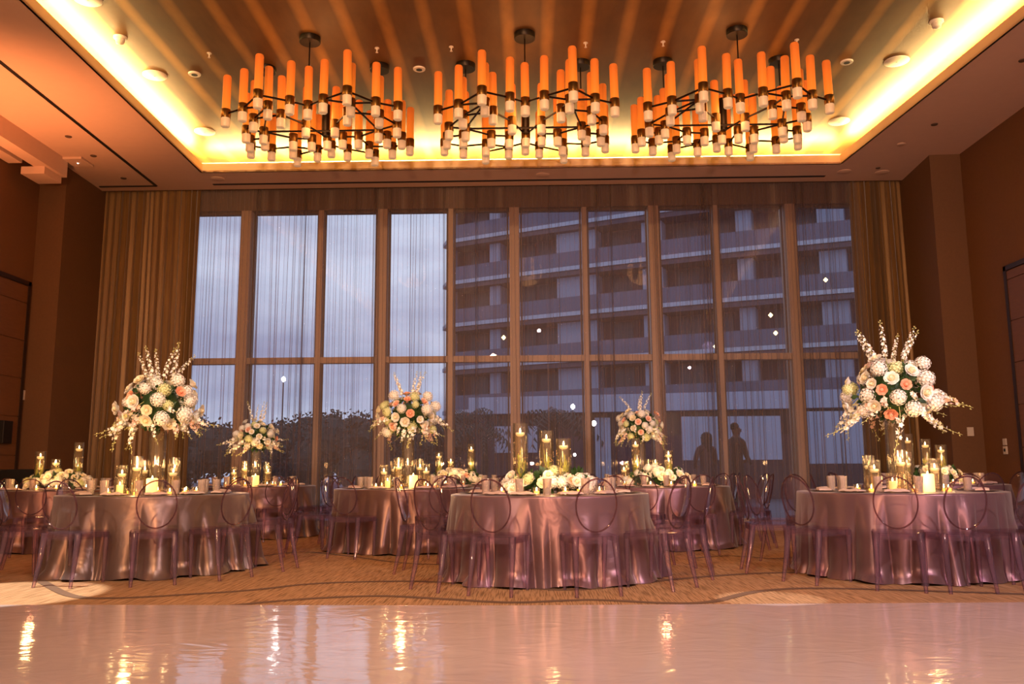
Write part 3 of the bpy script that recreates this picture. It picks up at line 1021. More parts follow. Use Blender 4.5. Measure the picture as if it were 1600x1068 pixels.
def put_votive(x, y, scale=1.0):
    global votive0
    if votive0 is None:
        votive0 = empty('votive_candle', (x, y, TZ))
        put('holder', me_votglass, votive0); w = put('wax', me_votwax, votive0); put('flame', me_flame, w, (0, 0, .03))
        o = votive0
    else:
        o = copy_tree(votive0); o.location = (x, y, TZ)
    o.scale = (scale,) * 3
    return o


def seat_word(a): return side_word(a)


for t in T:
    c = t['c']
    pl, np_, tb = [], [], []
    angs = sorted(set(round((a + 180) % 360 - 180) for a in t['ang']))
    
    if t['k'] >= 8: angs = angs + [60, 96, 130]
    angs = [a for i, a in enumerate(angs) if all(abs((a - b + 180) % 360 - 180) >= 24 for b in angs[:i])]
    for a in angs:
        r = R_(a)
        x, y = c.x + .70 * math.cos(r), c.y + .70 * math.sin(r)
        o = put('charger_plate', me_charger, None, (x, y, TZ)); tag(o, None, 'plate', 'glass charger plates'); pl.append((px_of((x, y, .76)), o, side_word(a)))
        o = put('folded_napkin', me_napkin, None, (x, y, TZ + .003), (0, 0, r + PI / 2 + random.uniform(-.15, .15))); tag(o, None, 'napkin', 'folded napkins on the plates'); np_.append((px_of((x, y, .76)), o, side_word(a)))
        q = r + .30
        x, y = c.x + .60 * math.cos(q), c.y + .60 * math.sin(q)
        o = put('tumbler', me_tumbler, None, (x, y, TZ), (0, 0, random.random())); tag(o, None, 'glass', 'ribbed water tumblers'); o.scale = (1.05, 1.05, 1.2); tb.append((px_of((x, y, .8)), o, side_word(math.degrees(q))))
    ordinal_labels(pl, lambda w, s, ph=t['ph']: 'clear glass plate, %s%s of %s' % (w, s, ph))
    ordinal_labels(np_, lambda w, s, ph=t['ph']: 'folded pale napkin, %s%s of %s' % (w, s, ph))
    ordinal_labels(tb, lambda w, s, ph=t['ph']: 'ribbed water tumbler, %s%s of %s' % (w, s, ph))

# ------------------------------------------------------------------ vases and candles
VM = {}


def vase_meshes(h, r, fill):
    key = (round(h, 3), round(r, 3))
    if key not in VM:
        g = MB().lathe([(r * .98, 0), (r, .004), (r, h), (r - .003, h), (r - .003, .012), (.0001, .012)], 22, cap=False).mesh('vase_glass', M['glass'], smooth=True)
        w = MB().lathe([(r - .005, .014), (r - .005, h * fill), (.0001, h * fill)], 20, cap=False).mesh('water', M['water'], smooth=True)
        VM[key] = (g, w)
    return VM[key]


def fern_mesh(h, r, seed):
    rnd = random.Random(seed); mb = MB()
    for i in range(9):
        a = rnd.uniform(0, 2 * PI); q = rnd.uniform(.1, .75) * r
        x0, y0 = q * math.cos(a), q * math.sin(a)
        a2 = rnd.uniform(0, 2 * PI); top = h * rnd.uniform(.55, 1)
        pts = [(x0 + (r * .35 * math.cos(a2)) * (j / 5) ** 1.5, y0 + (r * .35 * math.sin(a2)) * (j / 5) ** 1.5, .02 + top * j / 5) for j in range(6)]
        lim = r * .9
        pts = [Vector((max(-lim, min(lim, p[0])), max(-lim, min(lim, p[1])), p[2])) for p in pts]
        mb.tube(pts, .0022, 4)
        for j in range(26):
            f = rnd.uniform(.12, 1) * 4.99; k = int(f); p = pts[k].lerp(pts[k + 1], f - k)
            d = Vector((rnd.uniform(-1, 1), rnd.uniform(-1, 1), rnd.uniform(.3, 1.3))).normalized() * rnd.uniform(.015, .04)
            e = p + d
            rr = math.hypot(e.x, e.y)
            if rr > lim: e.x *= lim / rr; e.y *= lim / rr
            n = d.cross(Vector((rnd.uniform(-1, 1), rnd.uniform(-1, 1), 0))).normalized() * .003
            mb.add([p - n, p + n, e + n * .3, e - n * .3], [(0, 1, 2, 3)])
    return mb.mesh('submerged_greenery', M['fern'])


ferns = [fern_mesh(.36, .06, 1), fern_mesh(.30, .06, 2), fern_mesh(.24, .06, 3)]
floater0 = None


def floating_cylinder(x, y, h, r, fill, ph, where, fern=None):
    """glass cylinder > water; floating candle on the water; greenery stands inside"""
    global floater0
    g, w = vase_meshes(h, r, fill)
    v = empty('glass_cylinder', (x, y, TZ), 0, 'glass cylinder of water on %s, %s' % (ph, where), 'vase', 'glass cylinder vases')
    put('vase_glass', g, v); put('water', w, v)
    z = TZ + h * fill + .004
    if floater0 is None:
        floater0 = empty('floating_candle', (x, y, z)); put('wax', me_fwax, floater0); put('flame', me_flame, floater0, (0, 0, .012)); o = floater0
    else:
        o = copy_tree(floater0); o.location = (x, y, z)
    s = min(1.15, (r - .006) / .038)
    o.scale = (s, s, s)
    tag(o, 'lit floating candle on %s, cylinder %s' % (ph, where), 'candle', 'floating candles')
    if fern is not None:
        o = put('submerged_greenery', ferns[fern], None, (x, y, TZ + .005), (0, 0, x * 7))
        o.scale = (r / .066, r / .066, h * fill * .78 / (.36, .30, .24)[fern])
        tag(o, 'feathery green stems on %s, cylinder %s' % (ph, where), 'greenery', 'greenery in cylinder vases')


# ------------------------------------------------------------------ flowers
def petal_grid(mb, ang, r0, r1, h, w, curl, nu=4, nv=3, tilt=0):
    def f(u, v):
        s = (u - .5) * 2
        width = w * (.6 + .4 * math.sqrt(v))
        a = ang + s * width
        rr = r0 + ((r1 - r0) * v + curl * v * v) * (1 - .22 * s * s * v)
        z = h * (v ** .8) - .22 * h * s * s * v - abs(curl) * .3 * v * v
        return (rr * math.cos(a), rr * math.sin(a), z)
    mb.grid(f, nu, nv)


def rose_mesh(seed, name, mat, mat2):
    rnd = random.Random(seed); mb = MB()
    mb.mi = 1
    for i in range(4):
        petal_grid(mb, i * 2.2, .004, .010, .036, .9, -.002)
    for i in range(5):
        petal_grid(mb, i * 1.26 + .4, .009, .020, .036, .75, .002)
    mb.mi = 0
    for i in range(6):
        petal_grid(mb, i * 1.05 + .2, .012, .031, .033, .66, .008)
    for i in range(7):
        petal_grid(mb, i * .9 + rnd.uniform(0, .2), .014, .036, .028, .6, .012)
    mb.mi = 1
    mb.lathe([(.017, .008), (.015, .028), (.008, .038), (.001, .034)], 9, cap=False)
    return mb.mesh(name, [mat, mat2], smooth=True)


def hydrangea_mesh(seed, name, mat, R=.075):
    rnd = random.Random(seed); mb = MB(); n = 64
    for i in range(n):
        z = 1 - 1.55 * (i + .5) / n; ph = i * 2.39996
        rr = math.sqrt(max(0, 1 - z * z))
        d = Vector((rr * math.cos(ph), rr * math.sin(ph), z))
        p = d * R * rnd.uniform(.92, 1.06)
        t1 = d.orthogonal().normalized(); t2 = d.cross(t1)
        a0 = rnd.uniform(0, PI / 2)
        for k in range(4):
            a = a0 + k * PI / 2
            e = t1 * math.cos(a) + t2 * math.sin(a); f = d.cross(e)
            s = .0145 * R / .075
            mb.add([p, p + e * s * .55 + f * s * .5 + d * .002, p + e * s * 1.15 + d * .003, p + e * s * .55 - f * s * .5 + d * .002], [(0, 1, 2, 3)])
    mb.lathe([(.01, -.6 * R), (.55 * R, -.45 * R), (.80 * R, 0), (.62 * R, .55 * R), (.01, .82 * R)], 10, cap=False)
    return mb.mesh(name, mat, smooth=False)


def blossom(mb, p, d, s, rnd, n=5):
    t1 = d.orthogonal().normalized(); t2 = d.cross(t1); a0 = rnd.uniform(0, 2)
    for k in range(n):
        a = a0 + k * 2 * PI / n
        e = t1 * math.cos(a) + t2 * math.sin(a); f = d.cross(e)
        mb.add([p, p + e * s * .5 + f * s * .36 + d * s * .25, p + e * s + d * s * .35, p + e * s * .5 - f * s * .36 + d * s * .25], [(0, 1, 2, 3)])


def stalk_mesh(seed, name, L, mat, nb=26, s0=.020, bend=.08, bud=.82):
    """upright delphinium stalk or hanging orchid spray, along +z"""
    rnd = random.Random(seed); mb = MB(); mb.mi = 1
    pts = [Vector((bend * (j / 6) ** 2, 0, L * j / 6)) for j in range(7)]
    mb.tube(pts, [.003 - .0003 * j for j in range(7)], 5)
    for i in range(nb):
        f = (.25 + .75 * i / nb) * 5.99; k = int(f); p = pts[k].lerp(pts[k + 1], f - k)
        a = i * 2.4; d = Vector((math.cos(a), math.sin(a), .5)).normalized()
        s = s0 * (1.15 - .75 * i / nb) * rnd.uniform(.8, 1.15)
        q = p + d * .014
        mb.mi = 0 if i < nb * bud else 1
        if i > nb * bud: mb.lathe([(.001, -.006), (.005, 0), (.001, .009)], 5, tuple(q), cap=False)
        else: blossom(mb, q, d, s, rnd)
    return mb.mesh(name, [mat, M['orchid_bud']])


def leafball_mesh(seed, name, R, n=150, flat=1.0):
    rnd = random.Random(seed); mb = MB()
    for i in range(n):
        d = Vector((rnd.gauss(0, 1), rnd.gauss(0, 1), rnd.gauss(0, 1))).normalized()
        p = d * R * rnd.uniform(.72, 1.0); p.z *= flat
        e = (d + Vector((rnd.uniform(-1, 1), rnd.uniform(-1, 1), rnd.uniform(-1, 1))) * .8).normalized()
        f = e.cross(d).normalized() if e.cross(d).length > .01 else d.orthogonal().normalized()
        L = rnd.uniform(.05, .085); w = L * .32
        g = d * .008
        mb.add([p, p + e * L * .45 + f * w + g, p + e * L, p + e * L * .45 - f * w + g], [(0, 1, 2, 3)])
    mb.lathe([(.01, -.78 * R * flat), (.5 * R, -.6 * R * flat), (.72 * R, 0), (.5 * R, .6 * R * flat), (.01, .78 * R * flat)], 16, cap=False)
    return mb.mesh(name, M['leaf'])


roses = [rose_mesh(1, 'white_rose', M['petal_white'], M['petal_cream']), rose_mesh(2, 'blush_rose', M['petal_blush'], M['petal_peach']),
         rose_mesh(3, 'cream_rose', M['petal_cream'], M['petal_cream']), rose_mesh(4, 'peach_rose', M['petal_peach'], M['petal_peach'])]
hyd = [hydrangea_mesh(1, 'white_hydrangea', M['petal_white']), hydrangea_mesh(2, 'green_hydrangea', M['petal_green'])]
delph = stalk_mesh(4, 'delphinium_stalk', .42, M['petal_white'])
spray = stalk_mesh(6, 'orchid_spray', .30, M['petal_white'], nb=15, s0=.025, bend=.14, bud=.62)
spray_b = stalk_mesh(9, 'orchid_spray', .28, M['petal_blush'], nb=15, s0=.025, bend=.14, bud=.6)
leaf_t = leafball_mesh(1, 'foliage', .27, 220, .82)
leaf_l = leafball_mesh(2, 'foliage', .13, 90, .5)


def orient(o, d, roll=0):
    q = Vector((0, 0, 1)).rotation_difference(Vector(d).normalized())
    m = q.to_matrix().to_4x4() @ Matrix.Rotation(roll, 4, 'Z')
    o.rotation_euler = m.to_euler()


def tall_bouquet(c, z0, seed, ph, R=.36, warm=0., stalks=5, label=''):
    rnd = random.Random(seed)
    root = empty('tall_bouquet', (c.x, c.y, z0), 0, label, 'flower arrangement', 'tall bouquets')
    C = Vector((0, 0, R * .72))
    put('foliage', leaf_t, root, C, (0, 0, seed), R / .36)
    n = 54
    for i in range(n):
        z = 1 - 1.72 * (i + .5) / n; a = i * 2.39996 + seed
        rr = math.sqrt(max(0, 1 - z * z)); d = Vector((rr * math.cos(a), rr * math.sin(a), z * .80))
        p = C + d * R * rnd.uniform(.80, 1.18)
        k = rnd.random()
        if k < .24: me, s = hyd[0], rnd.uniform(.7, .98)
        elif k < .33: me, s = hyd[1], rnd.uniform(.6, .9)
        elif k < .68: me, s = roses[0], rnd.uniform(1.0, 1.45)
        elif k < .80 + warm * .06: me, s = roses[1], rnd.uniform(1.0, 1.3)
        elif k < .94: me, s = roses[2], rnd.uniform(1.0, 1.4)
        else: me, s = roses[3], rnd.uniform(.9, 1.2)
        nm = 'hydrangea' if me in hyd else 'rose'
        o = put(nm, me, root, p - d.normalized() * .03, scale=s * R / .36); orient(o, d, rnd.uniform(0, 6))
    for i in range(stalks):
        a = 2 * PI * i / stalks + rnd.uniform(-.3, .3); til = rnd.uniform(.25, .55)
        d = Vector((math.cos(a) * til, math.sin(a) * til, 1))
        o = put('delphinium_stalk', delph, root, C + d.normalized() * R * .55, scale=R / .36 * rnd.uniform(.85, 1.1)); orient(o, d, rnd.uniform(0, 6))
    for i in range(24):
        a = 2 * PI * i / 24 + rnd.uniform(-.15, .15)
        dn = rnd.uniform(-.75, .25)
        d = Vector((math.cos(a), math.sin(a), dn))
        q = Vector((math.cos(a) * .7, math.sin(a) * .7, dn - .55))
        o = put('orchid_spray', spray if rnd.random() < .6 else spray_b, root, C + Vector((d.x, d.y, d.z * .7)).normalized() * R * .78 - Vector((0, 0, .02)), scale=R / .36 * rnd.uniform(.65, 1.25)); orient(o, q, rnd.uniform(0, 6))
    return root


def low_flowers(c, seed, ph, label, L=.40):
    rnd = random.Random(seed)
    root = empty('low_centerpiece', (c.x, c.y, TZ), 0, label, 'flower arrangement', 'low flower centrepieces')
    for sx in (-.22, 0, .22):
        put('foliage', leaf_l, root, (sx, 0, .10), (0, 0, sx * 9), (1, .9, 1.4))
    for i in range(56):
        x = rnd.uniform(-L, L); y = rnd.uniform(-.19, .15)
        env = math.sqrt(max(0, 1 - (x / (L * 1.1)) ** 2 - (y / .25) ** 2))
        z = .04 + .19 * env * rnd.uniform(.35, 1.05)
        k = rnd.random()
        if k < .42: me, s, nm = hyd[0], rnd.uniform(.6, .85), 'hydrangea'
        elif k < .50: me, s, nm = hyd[1], .7, 'hydrangea'
        elif k < .80: me, s, nm = roses[0], rnd.uniform(1, 1.3), 'rose'
        elif k < .93: me, s, nm = roses[2], rnd.uniform(1, 1.3), 'rose'
        else: me, s, nm = roses[1], 1.1, 'rose'
        if 'hyd' in nm: z = max(z, .055)
        o = put(nm, me, root, (x, y, z), scale=s); orient(o, (x * 1.6, y * 4 - .25, .55), rnd.uniform(0, 6))
    return root


pillar_me = MB().lathe([(.036, 0), (.038, .004), (.038, .12), (.030, .125), (.0001, .118)], 16, cap=False).mesh('candle_wax', M['pillar'], smooth=True)
hurr_me = MB().lathe([(.05, 0), (.052, .004), (.052, .17), (.049, .17), (.049, .01), (.0001, .01)], 18, cap=False).mesh('hurricane_glass', M['glass'], smooth=True)

blabel = {1: 'tall bouquet of white roses and blush blooms before the left drape', 3: 'tall bouquet of white hydrangeas and pink roses before the right drape',
          5: 'tall peach and cream bouquet in the second row left of centre', 8: 'smaller tall greenish white bouquet on the back-row table at left', 10: 'tall white and peach bouquet behind right of centre'}
blow = {2: 'low white and blush flower centrepiece on the front centre table', 4: 'low golden-lit flower centrepiece on the left table in the second row', 6: 'low white flower centrepiece on the second-row table right of centre',
        7: 'low flower centrepiece half hidden behind the front right bouquet vase', 9: 'low flower centrepiece on the back-row table in the middle'}
LAMPS = []


def light(kind, name, loc, col, e, size=.1, target=None, angle=30, blend=.5, shape=None, sy=None):
    l = bpy.data.lights.new(name, kind); l.color = col; l.energy = e
    if kind == 'AREA':
        l.shape = 'RECTANGLE'; l.size = size; l.size_y = sy or size
    else: l.shadow_soft_size = size
    if kind == 'SPOT': l.spot_size = R_(angle); l.spot_blend = blend
    o = bpy.data.objects.new(name, l); COL.objects.link(o); o.location = loc
    if target is not None:
        o.rotation_euler = (Vector(target) - Vector(loc)).to_track_quat('-Z', 'Y').to_euler()
    return o


for t in T:
    c = t['c']; ph = t['ph']; k = t['k']
    rnd = random.Random(100 + k)
    if t['st'] == 'tall':
        r = .085; h = {1: .64, 3: .67, 5: .66, 8: .53, 10: .66}[k]
        v = empty('tall_vase', (c.x, c.y, TZ), 0, 'wide clear glass cylinder vase under the tall bouquet on the %s' % ph, 'vase', 'vases under the tall bouquets')
        put('vase_glass', MB().lathe([(r, 0), (r, h), (r - .004, h), (r - .004, .015), (.0001, .015)], 28, cap=False).mesh('vase_glass', M['glass'], smooth=True), v)
        put('water', MB().lathe([(r - .006, .017), (r - .006, .16), (.0001, .16)], 24, cap=False).mesh('water', M['water'], smooth=True), v)
        RR = {1: .385, 3: .41, 5: .375, 8: .33, 10: .34}[k]
        tall_bouquet(c, TZ + h - .02, {1: 4, 3: 9, 5: 17, 8: 25, 10: 31}[k], ph, RR, warm=1 if k == 5 else 0, stalks={1: 6, 3: 6, 5: 5, 8: 4, 10: 4}[k], label=blabel[k])
        sp = [(-.28, -.16, .29, 'front left of the big vase'), (-.08, -.27, .38, 'directly before the big vase'), (.26, -.20, .30, 'front right of the big vase'), (.14, .12, .37, 'behind the big vase'), (-.20, .18, .34, 'back left of the big vase')]
        for dx, dy, hh, wh in sp:
            floating_cylinder(c.x + dx, c.y + dy, hh, .055, .66, ph, wh)
        o = empty('pillar_candle', (c.x + .12, c.y - .36, TZ), 0, 'glowing ivory pillar candle on the %s' % ph, 'candle', 'ivory pillar candles')
        put('wax', pillar_me, o, (0, 0, 0), (0, 0, 0), (1.45, 1.45, 1.3)); put('flame', me_flame, o, (0, 0, .152))
        o = empty('hurricane_candle', (c.x - .20, c.y - .36, TZ), 0, 'short glowing candle in a clear glass hurricane on the %s' % ph, 'candle', 'hurricane candles')
        put('hurricane_glass', hurr_me, o); put('wax', pillar_me, o, (0, 0, .012), (0, 0, 0), (.9, .9, .7)); put('flame', me_flame, o, (0, 0, .096))
        vot = [(-.36, -.27), (-.02, -.40), (.36, -.14), (.30, -.36), (-.35, .10), (.16, .40), (-.12, .34), (.34, .22)]
    else:
        cyl = [(-.27, .0, .66, .070, 0, 'leftmost and tallest of three'), (-.02, .04, .59, .068, 1, 'middle of three'), (.14, -.05, .51, .072, 2, 'rightmost of three')]
        if k in (4, 9): cyl = [(-.26, -.03, .50, .065, 2, 'leftmost of three'), (-.08, .03, .40, .062, 1, 'middle of three'), (.24, .0, .62, .062, 0, 'rightmost and tallest of three')]
        if k == 6: cyl = [(-.26, 0, .62, .06, 0, 'leftmost and tallest of three'), (.0, .05, .34, .045, 1, 'middle of three'), (.16, -.04, .46, .06, 2, 'rightmost of three')]
        for dx, dy, hh, rr, f, wh in cyl:
            floating_cylinder(c.x + dx, c.y + dy, hh, rr, .84, ph, wh, f)
        low_flowers(c, 40 + k, ph, blow[k])
        vot = [(-.44, -.22), (-.12, -.32), (.14, -.32), (.46, -.18), (-.3, .3), (.3, .3)]
    its = []
    for dx, dy in vot:
        o = put_votive(c.x + dx, c.y + dy); tag(o, None, 'candle', 'small votive candles')
        its.append((px_of((c.x + dx, c.y + dy, .77)), o, 'far part' if dy > 0 else 'near part'))
    ordinal_labels(its, lambda w, s, ph=ph: 'small lit votive candle, %s%s of %s' % (w, s, ph))
    light('POINT', 'candle_light', (c.x, c.y - .50, TZ + .34), (1, .55, .2), 8 if t['st'] == 'tall' else 7, .05)
    light('POINT', 'candle_light', (c.x, c.y - .46, TZ + .10), (1, .55, .2), 2.0, .05)

# ------------------------------------------------------------------ outdoors
struct('terrace', MB().box(-60, 60, 15.9, 90, -.25, -.15), M['ground'])


def skin_person(name, verts, edges, radii, mats_regions, loc, rz, label):
    me = bpy.data.meshes.new('body'); me.from_pydata(verts, edges, []); me.update()
    o = bpy.data.objects.new('person', me); COL.objects.link(o)
    sk = o.modifiers.new('Skin', 'SKIN')
    for i, r in enumerate(radii): me.skin_vertices[0].data[i].radius = (r if hasattr(r, '__len__') else (r, r))
    me.skin_vertices[0].data[0].use_root = True
    sb = o.modifiers.new('Sub', 'SUBSURF'); sb.levels = 2; sb.render_levels = 2
    dg = bpy.context.evaluated_depsgraph_get()
    me2 = bpy.data.meshes.new_from_object(o.evaluated_get(dg))
    me2.materials.clear()
    for m in mats_regions[0]: me2.materials.append(m)
    for p in me2.polygons:
        p.use_smooth = True
        p.material_index = mats_regions[1](p.center)
    o.modifiers.clear(); o.data = me2
    o.location = loc; o.rotation_euler = (0, 0, rz)
    tag(o, label, 'person')
    return o


M['skin'] = pbr('dim_skin', '6a4a40', .7)


def person(loc, rz, H, label, woman):
    s = H / 1.75
    sh = .17 if woman else .20
    hp = .10
    V = [(0, 0, .95), (0, 0, 1.12), (0, .0, 1.32), (0, -.0, 1.46), (0, .02, 1.54), (0, .02, 1.62), (0, .01, 1.70),
         (-sh, 0, 1.42), (-sh - .07, .03, 1.17), (-.12, .20, 1.08), (-.02, .24, 1.12),
         (sh, 0, 1.42), (sh + .07, .03, 1.17), (.12, .20, 1.06), (.02, .25, 1.06),
         (-hp, 0, .90), (-hp - .01, .02, .48), (-hp - .01, -.02, .08), (-hp - .02, .10, .03),
         (hp, 0, .90), (hp + .01, .02, .48), (hp + .01, -.02, .08), (hp + .02, .10, .03)]
    E = [(0, 1), (1, 2), (2, 3), (3, 4), (4, 5), (5, 6), (3, 7), (7, 8), (8, 9), (9, 10), (3, 11), (11, 12), (12, 13), (13, 14), (0, 15), (15, 16), (16, 17), (17, 18), (0, 19), (19, 20), (20, 21), (21, 22)]
    Rr = [(.15, .11), (.125 if woman else .145, .10), (.16, .11), (.10, .08), (.052, .052), (.085, .095), (.07, .08), .062, .045, .033, .03, .062, .045, .033, .03, .10, .065, .045, .035, .10, .065, .045, .035]
    V = [(x * s, y * s, z * s) for x, y, z in V]
    Rr = [tuple(q * s for q in r) if hasattr(r, '__len__') else r * s for r in Rr]

    def reg(c):
        z = c.z / s
        if z > 1.50: return 1
        if z < .92: return 2
        return 1 if math.hypot(c.x, c.y - .2 * s) < .12 * s and c.y > .12 * s else 0
    o = skin_person('person', V, E, Rr, ([M['person2'] if woman else M['person'], M['skin'], M['person']], reg), loc, rz, label)
    h = MB()
    if woman:
        h.lathe([(.04, -.30), (.085, -.26), (.105, -.12), (.112, 0), (.10, .07), (.05, .115), (.005, .125)], 18, (0, -.03 * s, 1.63 * s), cap=False)
    else:
        h.lathe([(.070, -.03), (.082, .0), (.086, .04), (.07, .08), (.04, .105), (.005, .112)], 18, (0, -.012 * s, 1.67 * s), cap=False)
    h.build('hair', M['hair'], o, smooth=True)
    f = MB()
    f.lathe([(.003, -.018), (.016, -.012), (.012, .0), (.003, .03)], 8, (0, .115 * s, 1.62 * s), cap=False)
    f.build('nose', M['skin'], o, smooth=True)
    for sx in (-1, 1):
        MB().lathe([(.002, -.012), (.012, 0), (.002, .012)], 8, (sx * .033 * s, .10 * s, 1.645 * s), cap=False).build('eye', M['hair'], o, smooth=True)
    return o


q = ony(1103, 700, 17.2)
person((q.x, 17.2, -.15), R_(25), 1.83, 'person with long dark hair standing outside the window, arms folded', True)
q = ony(1150, 700, 17.4)
person((q.x, 17.4, -.15), R_(-70), 2.0, 'person with short hair in a pale top outside the window at right, turned sideways', False)

# tower
F0 = Vector((-6.3, 63.5)); F1 = Vector((24, 50.2))
U = (F1 - F0).normalized(); Nn = Vector((U.y, -U.x))  # toward camera side
if Nn.y > 0: Nn = -Nn
Lf = (F1 - F0).length
tw = empty('apartment_tower', (0, 0, 0), 0, 'tall curved-edge apartment tower with stacked pale balconies outside', 'building')


def lp(u, n):  # along facade, outwards
    p = F0 + U * u + Nn * (n + 1.2 * math.sin(PI * u / Lf) * .6); return (p.x, p.y)


def ribbon(u0, u1, n0, n1, z0, z1, seg=12):
    mb = MB()
    for i in range(seg):
        a = u0 + (u1 - u0) * i / seg; b = u0 + (u1 - u0) * (i + 1) / seg
        mb.prism([lp(a, n0), lp(b, n0), lp(b, n1), lp(a, n1)], z0, z1)
    return mb


floors = [5.3 + 3.22 * i for i in range(9)]
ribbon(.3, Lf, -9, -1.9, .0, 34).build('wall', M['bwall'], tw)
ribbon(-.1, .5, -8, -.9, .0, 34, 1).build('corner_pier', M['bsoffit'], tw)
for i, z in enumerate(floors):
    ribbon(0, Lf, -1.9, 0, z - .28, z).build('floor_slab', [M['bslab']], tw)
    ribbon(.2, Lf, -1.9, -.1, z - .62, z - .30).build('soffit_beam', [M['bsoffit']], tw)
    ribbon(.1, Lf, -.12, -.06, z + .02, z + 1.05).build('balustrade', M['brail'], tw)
    # pointed end of each floor plate at the left corner
    a = lp(0, 0); b = lp(0, -7); c_ = lp(-.9, -1.0)
    MB().prism([a, b, c_], z - .28, z).build('slab_nose', M['bslab'], tw)
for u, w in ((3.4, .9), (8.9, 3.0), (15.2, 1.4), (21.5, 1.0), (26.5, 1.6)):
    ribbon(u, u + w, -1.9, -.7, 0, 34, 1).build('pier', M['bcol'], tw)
rw = random.Random(4)
for i, z in enumerate(floors[:-1]):
    for u in (1.2, 5.2, 7.0, 12.6, 17.3, 19.4, 23.5, 25.0):
        w = MB()
        ribbon(u, u + 1.5, -1.9, -1.84, z + .05, z + 2.5, 1).build('balcony_window', M['bglass'], tw)
for px, py in ((897, 320), (1118, 545), (1205, 500), (1212, 520), (1290, 437)):
    pass
for i, (px, py) in enumerate(((787, 527), (1118, 541), (1204, 492), (1212, 520), (1290, 437))):
    P_ = ony(px, py, 51.0)
    MB().lathe([(.02, -.14), (.14, 0), (.02, .14)], 10, tuple(P_), cap=False).build('balcony_lamp', M['lamp_warm'], tw)

# podium building
pd = empty('podium_building', (0, 0, 0), 0, 'low pale building with a flat parapet at the foot of the tower', 'building')
xA = ony(757, 640, 34).x; xB = 24
MB().prism([(xA, 34), (xB, 29.5), (xB, 40), (xA, 40)], -.2, 2.2).build('wall', M['bwall'], pd)
MB().prism([(xA - .6, 33.6), (xB, 29.0), (xB, 40), (xA - .6, 40)], 3.1, 3.75).build('parapet', M['bwhite'], pd)
MB().prism([(xA, 34.2), (xB, 29.7), (xB, 40), (xA, 40)], 2.2, 3.1).build('recess', M['bglass'], pd)
for px0, px1, z0, z1 in ((1057, 1205, 1.25, 2.75), (1232, 1330, 1.1, 2.9), (770, 840, 1.6, 2.6), (935, 960, .4, 2.9)):
    x0 = ony(px0, 690, 31.5).x; x1 = ony(px1, 690, 31.5).x
    MB().box(x0, x1, 30.2 if px0 > 1000 else 33, 30.4 if px0 > 1000 else 33.2, z0, z1).build('wall_panel', M['bwhite'], pd)

# white low band building at centre
o = MB()
x0 = ony(757, 600, 40).x; x1 = ony(800, 600, 40).x

# trees
def tree(px, ytop, Y, w, label, palm=False, seed=0):
    rnd = random.Random(seed)
    p = ony(px, ytop, Y); h = p.z + .15
    o = empty('palm_tree' if palm else 'leafy_tree', (p.x, Y, -.15), 0, label, 'tree', 'trees beyond the terrace')
    if palm:
        MB().tube([(0, 0, 0), (.1, 0, h * .5), (.05, 0, h * .88)], [.16, .12, .10], 8).build('trunk', M['trunk'], o)
        mb = MB()
        for i in range(16):
            a = i * 2.4; L = w * .5 * rnd.uniform(.8, 1.1); dz = rnd.uniform(-.3, .5)
            pts = [Vector((.05 + math.cos(a) * L * q, math.sin(a) * L * q, h * .88 + L * (dz + .4) * q - L * 1.0 * q * q)) for q in (0, .25, .5, .75, 1)]
            for j in range(4):
                s = Vector((-math.sin(a), math.cos(a), 0)) * (.22 * L if j < 3 else .1 * L)
                for sg in (-1, 1):
                    for r_ in range(3):
                        m_ = pts[j].lerp(pts[j + 1], r_ / 3)
                        mb.add([m_, m_ + s * sg * .9 + Vector((0, 0, -.16 * L)), m_ + (pts[j + 1] - pts[j]) * .16], [(0, 1, 2)])
        mb.build('crown', M['tree'], o)
    else:
        MB().tube([(0, 0, 0), (0, 0, h * .6)], [.12, .07], 7).build('trunk', M['trunk'], o)
        mb = MB()
        lobes = [(rnd.uniform(-.38, .38) * w, rnd.uniform(-.3, .3) * w, h * rnd.uniform(.35, .78), w * rnd.uniform(.2, .32)) for _ in range(9)]
        lobes.append((0, 0, h - w * .22, w * .24))
        for lx, ly, lz, lr in lobes:
            cr_ = lr * .74
            mb.lathe([(cr_ * math.sin(PI * q_ / 6) + .001, -cr_ * math.cos(PI * q_ / 6)) for q_ in range(7)], 10, (lx, ly, max(cr_ * .9, min(lz, h - lr))), cap=False)
            for i in range(420):
                d = Vector((rnd.gauss(0, 1), rnd.gauss(0, 1), rnd.gauss(0, 1))).normalized() * lr * rnd.uniform(.5, 1.05)
                q_ = Vector((lx, ly, min(lz, h - lr))) + d
                if q_.z < .05: q_.z = .05
                a_ = Vector((rnd.uniform(-1, 1), rnd.uniform(-1, 1), rnd.uniform(-1, 1))).normalized() * .085
                b_ = a_.orthogonal().normalized() * .05
                mb.add([q_ - a_, q_ + b_, q_ + a_, q_ - b_], [(0, 1, 2, 3)])
        mb.build('crown', M['tree'], o)
    return o


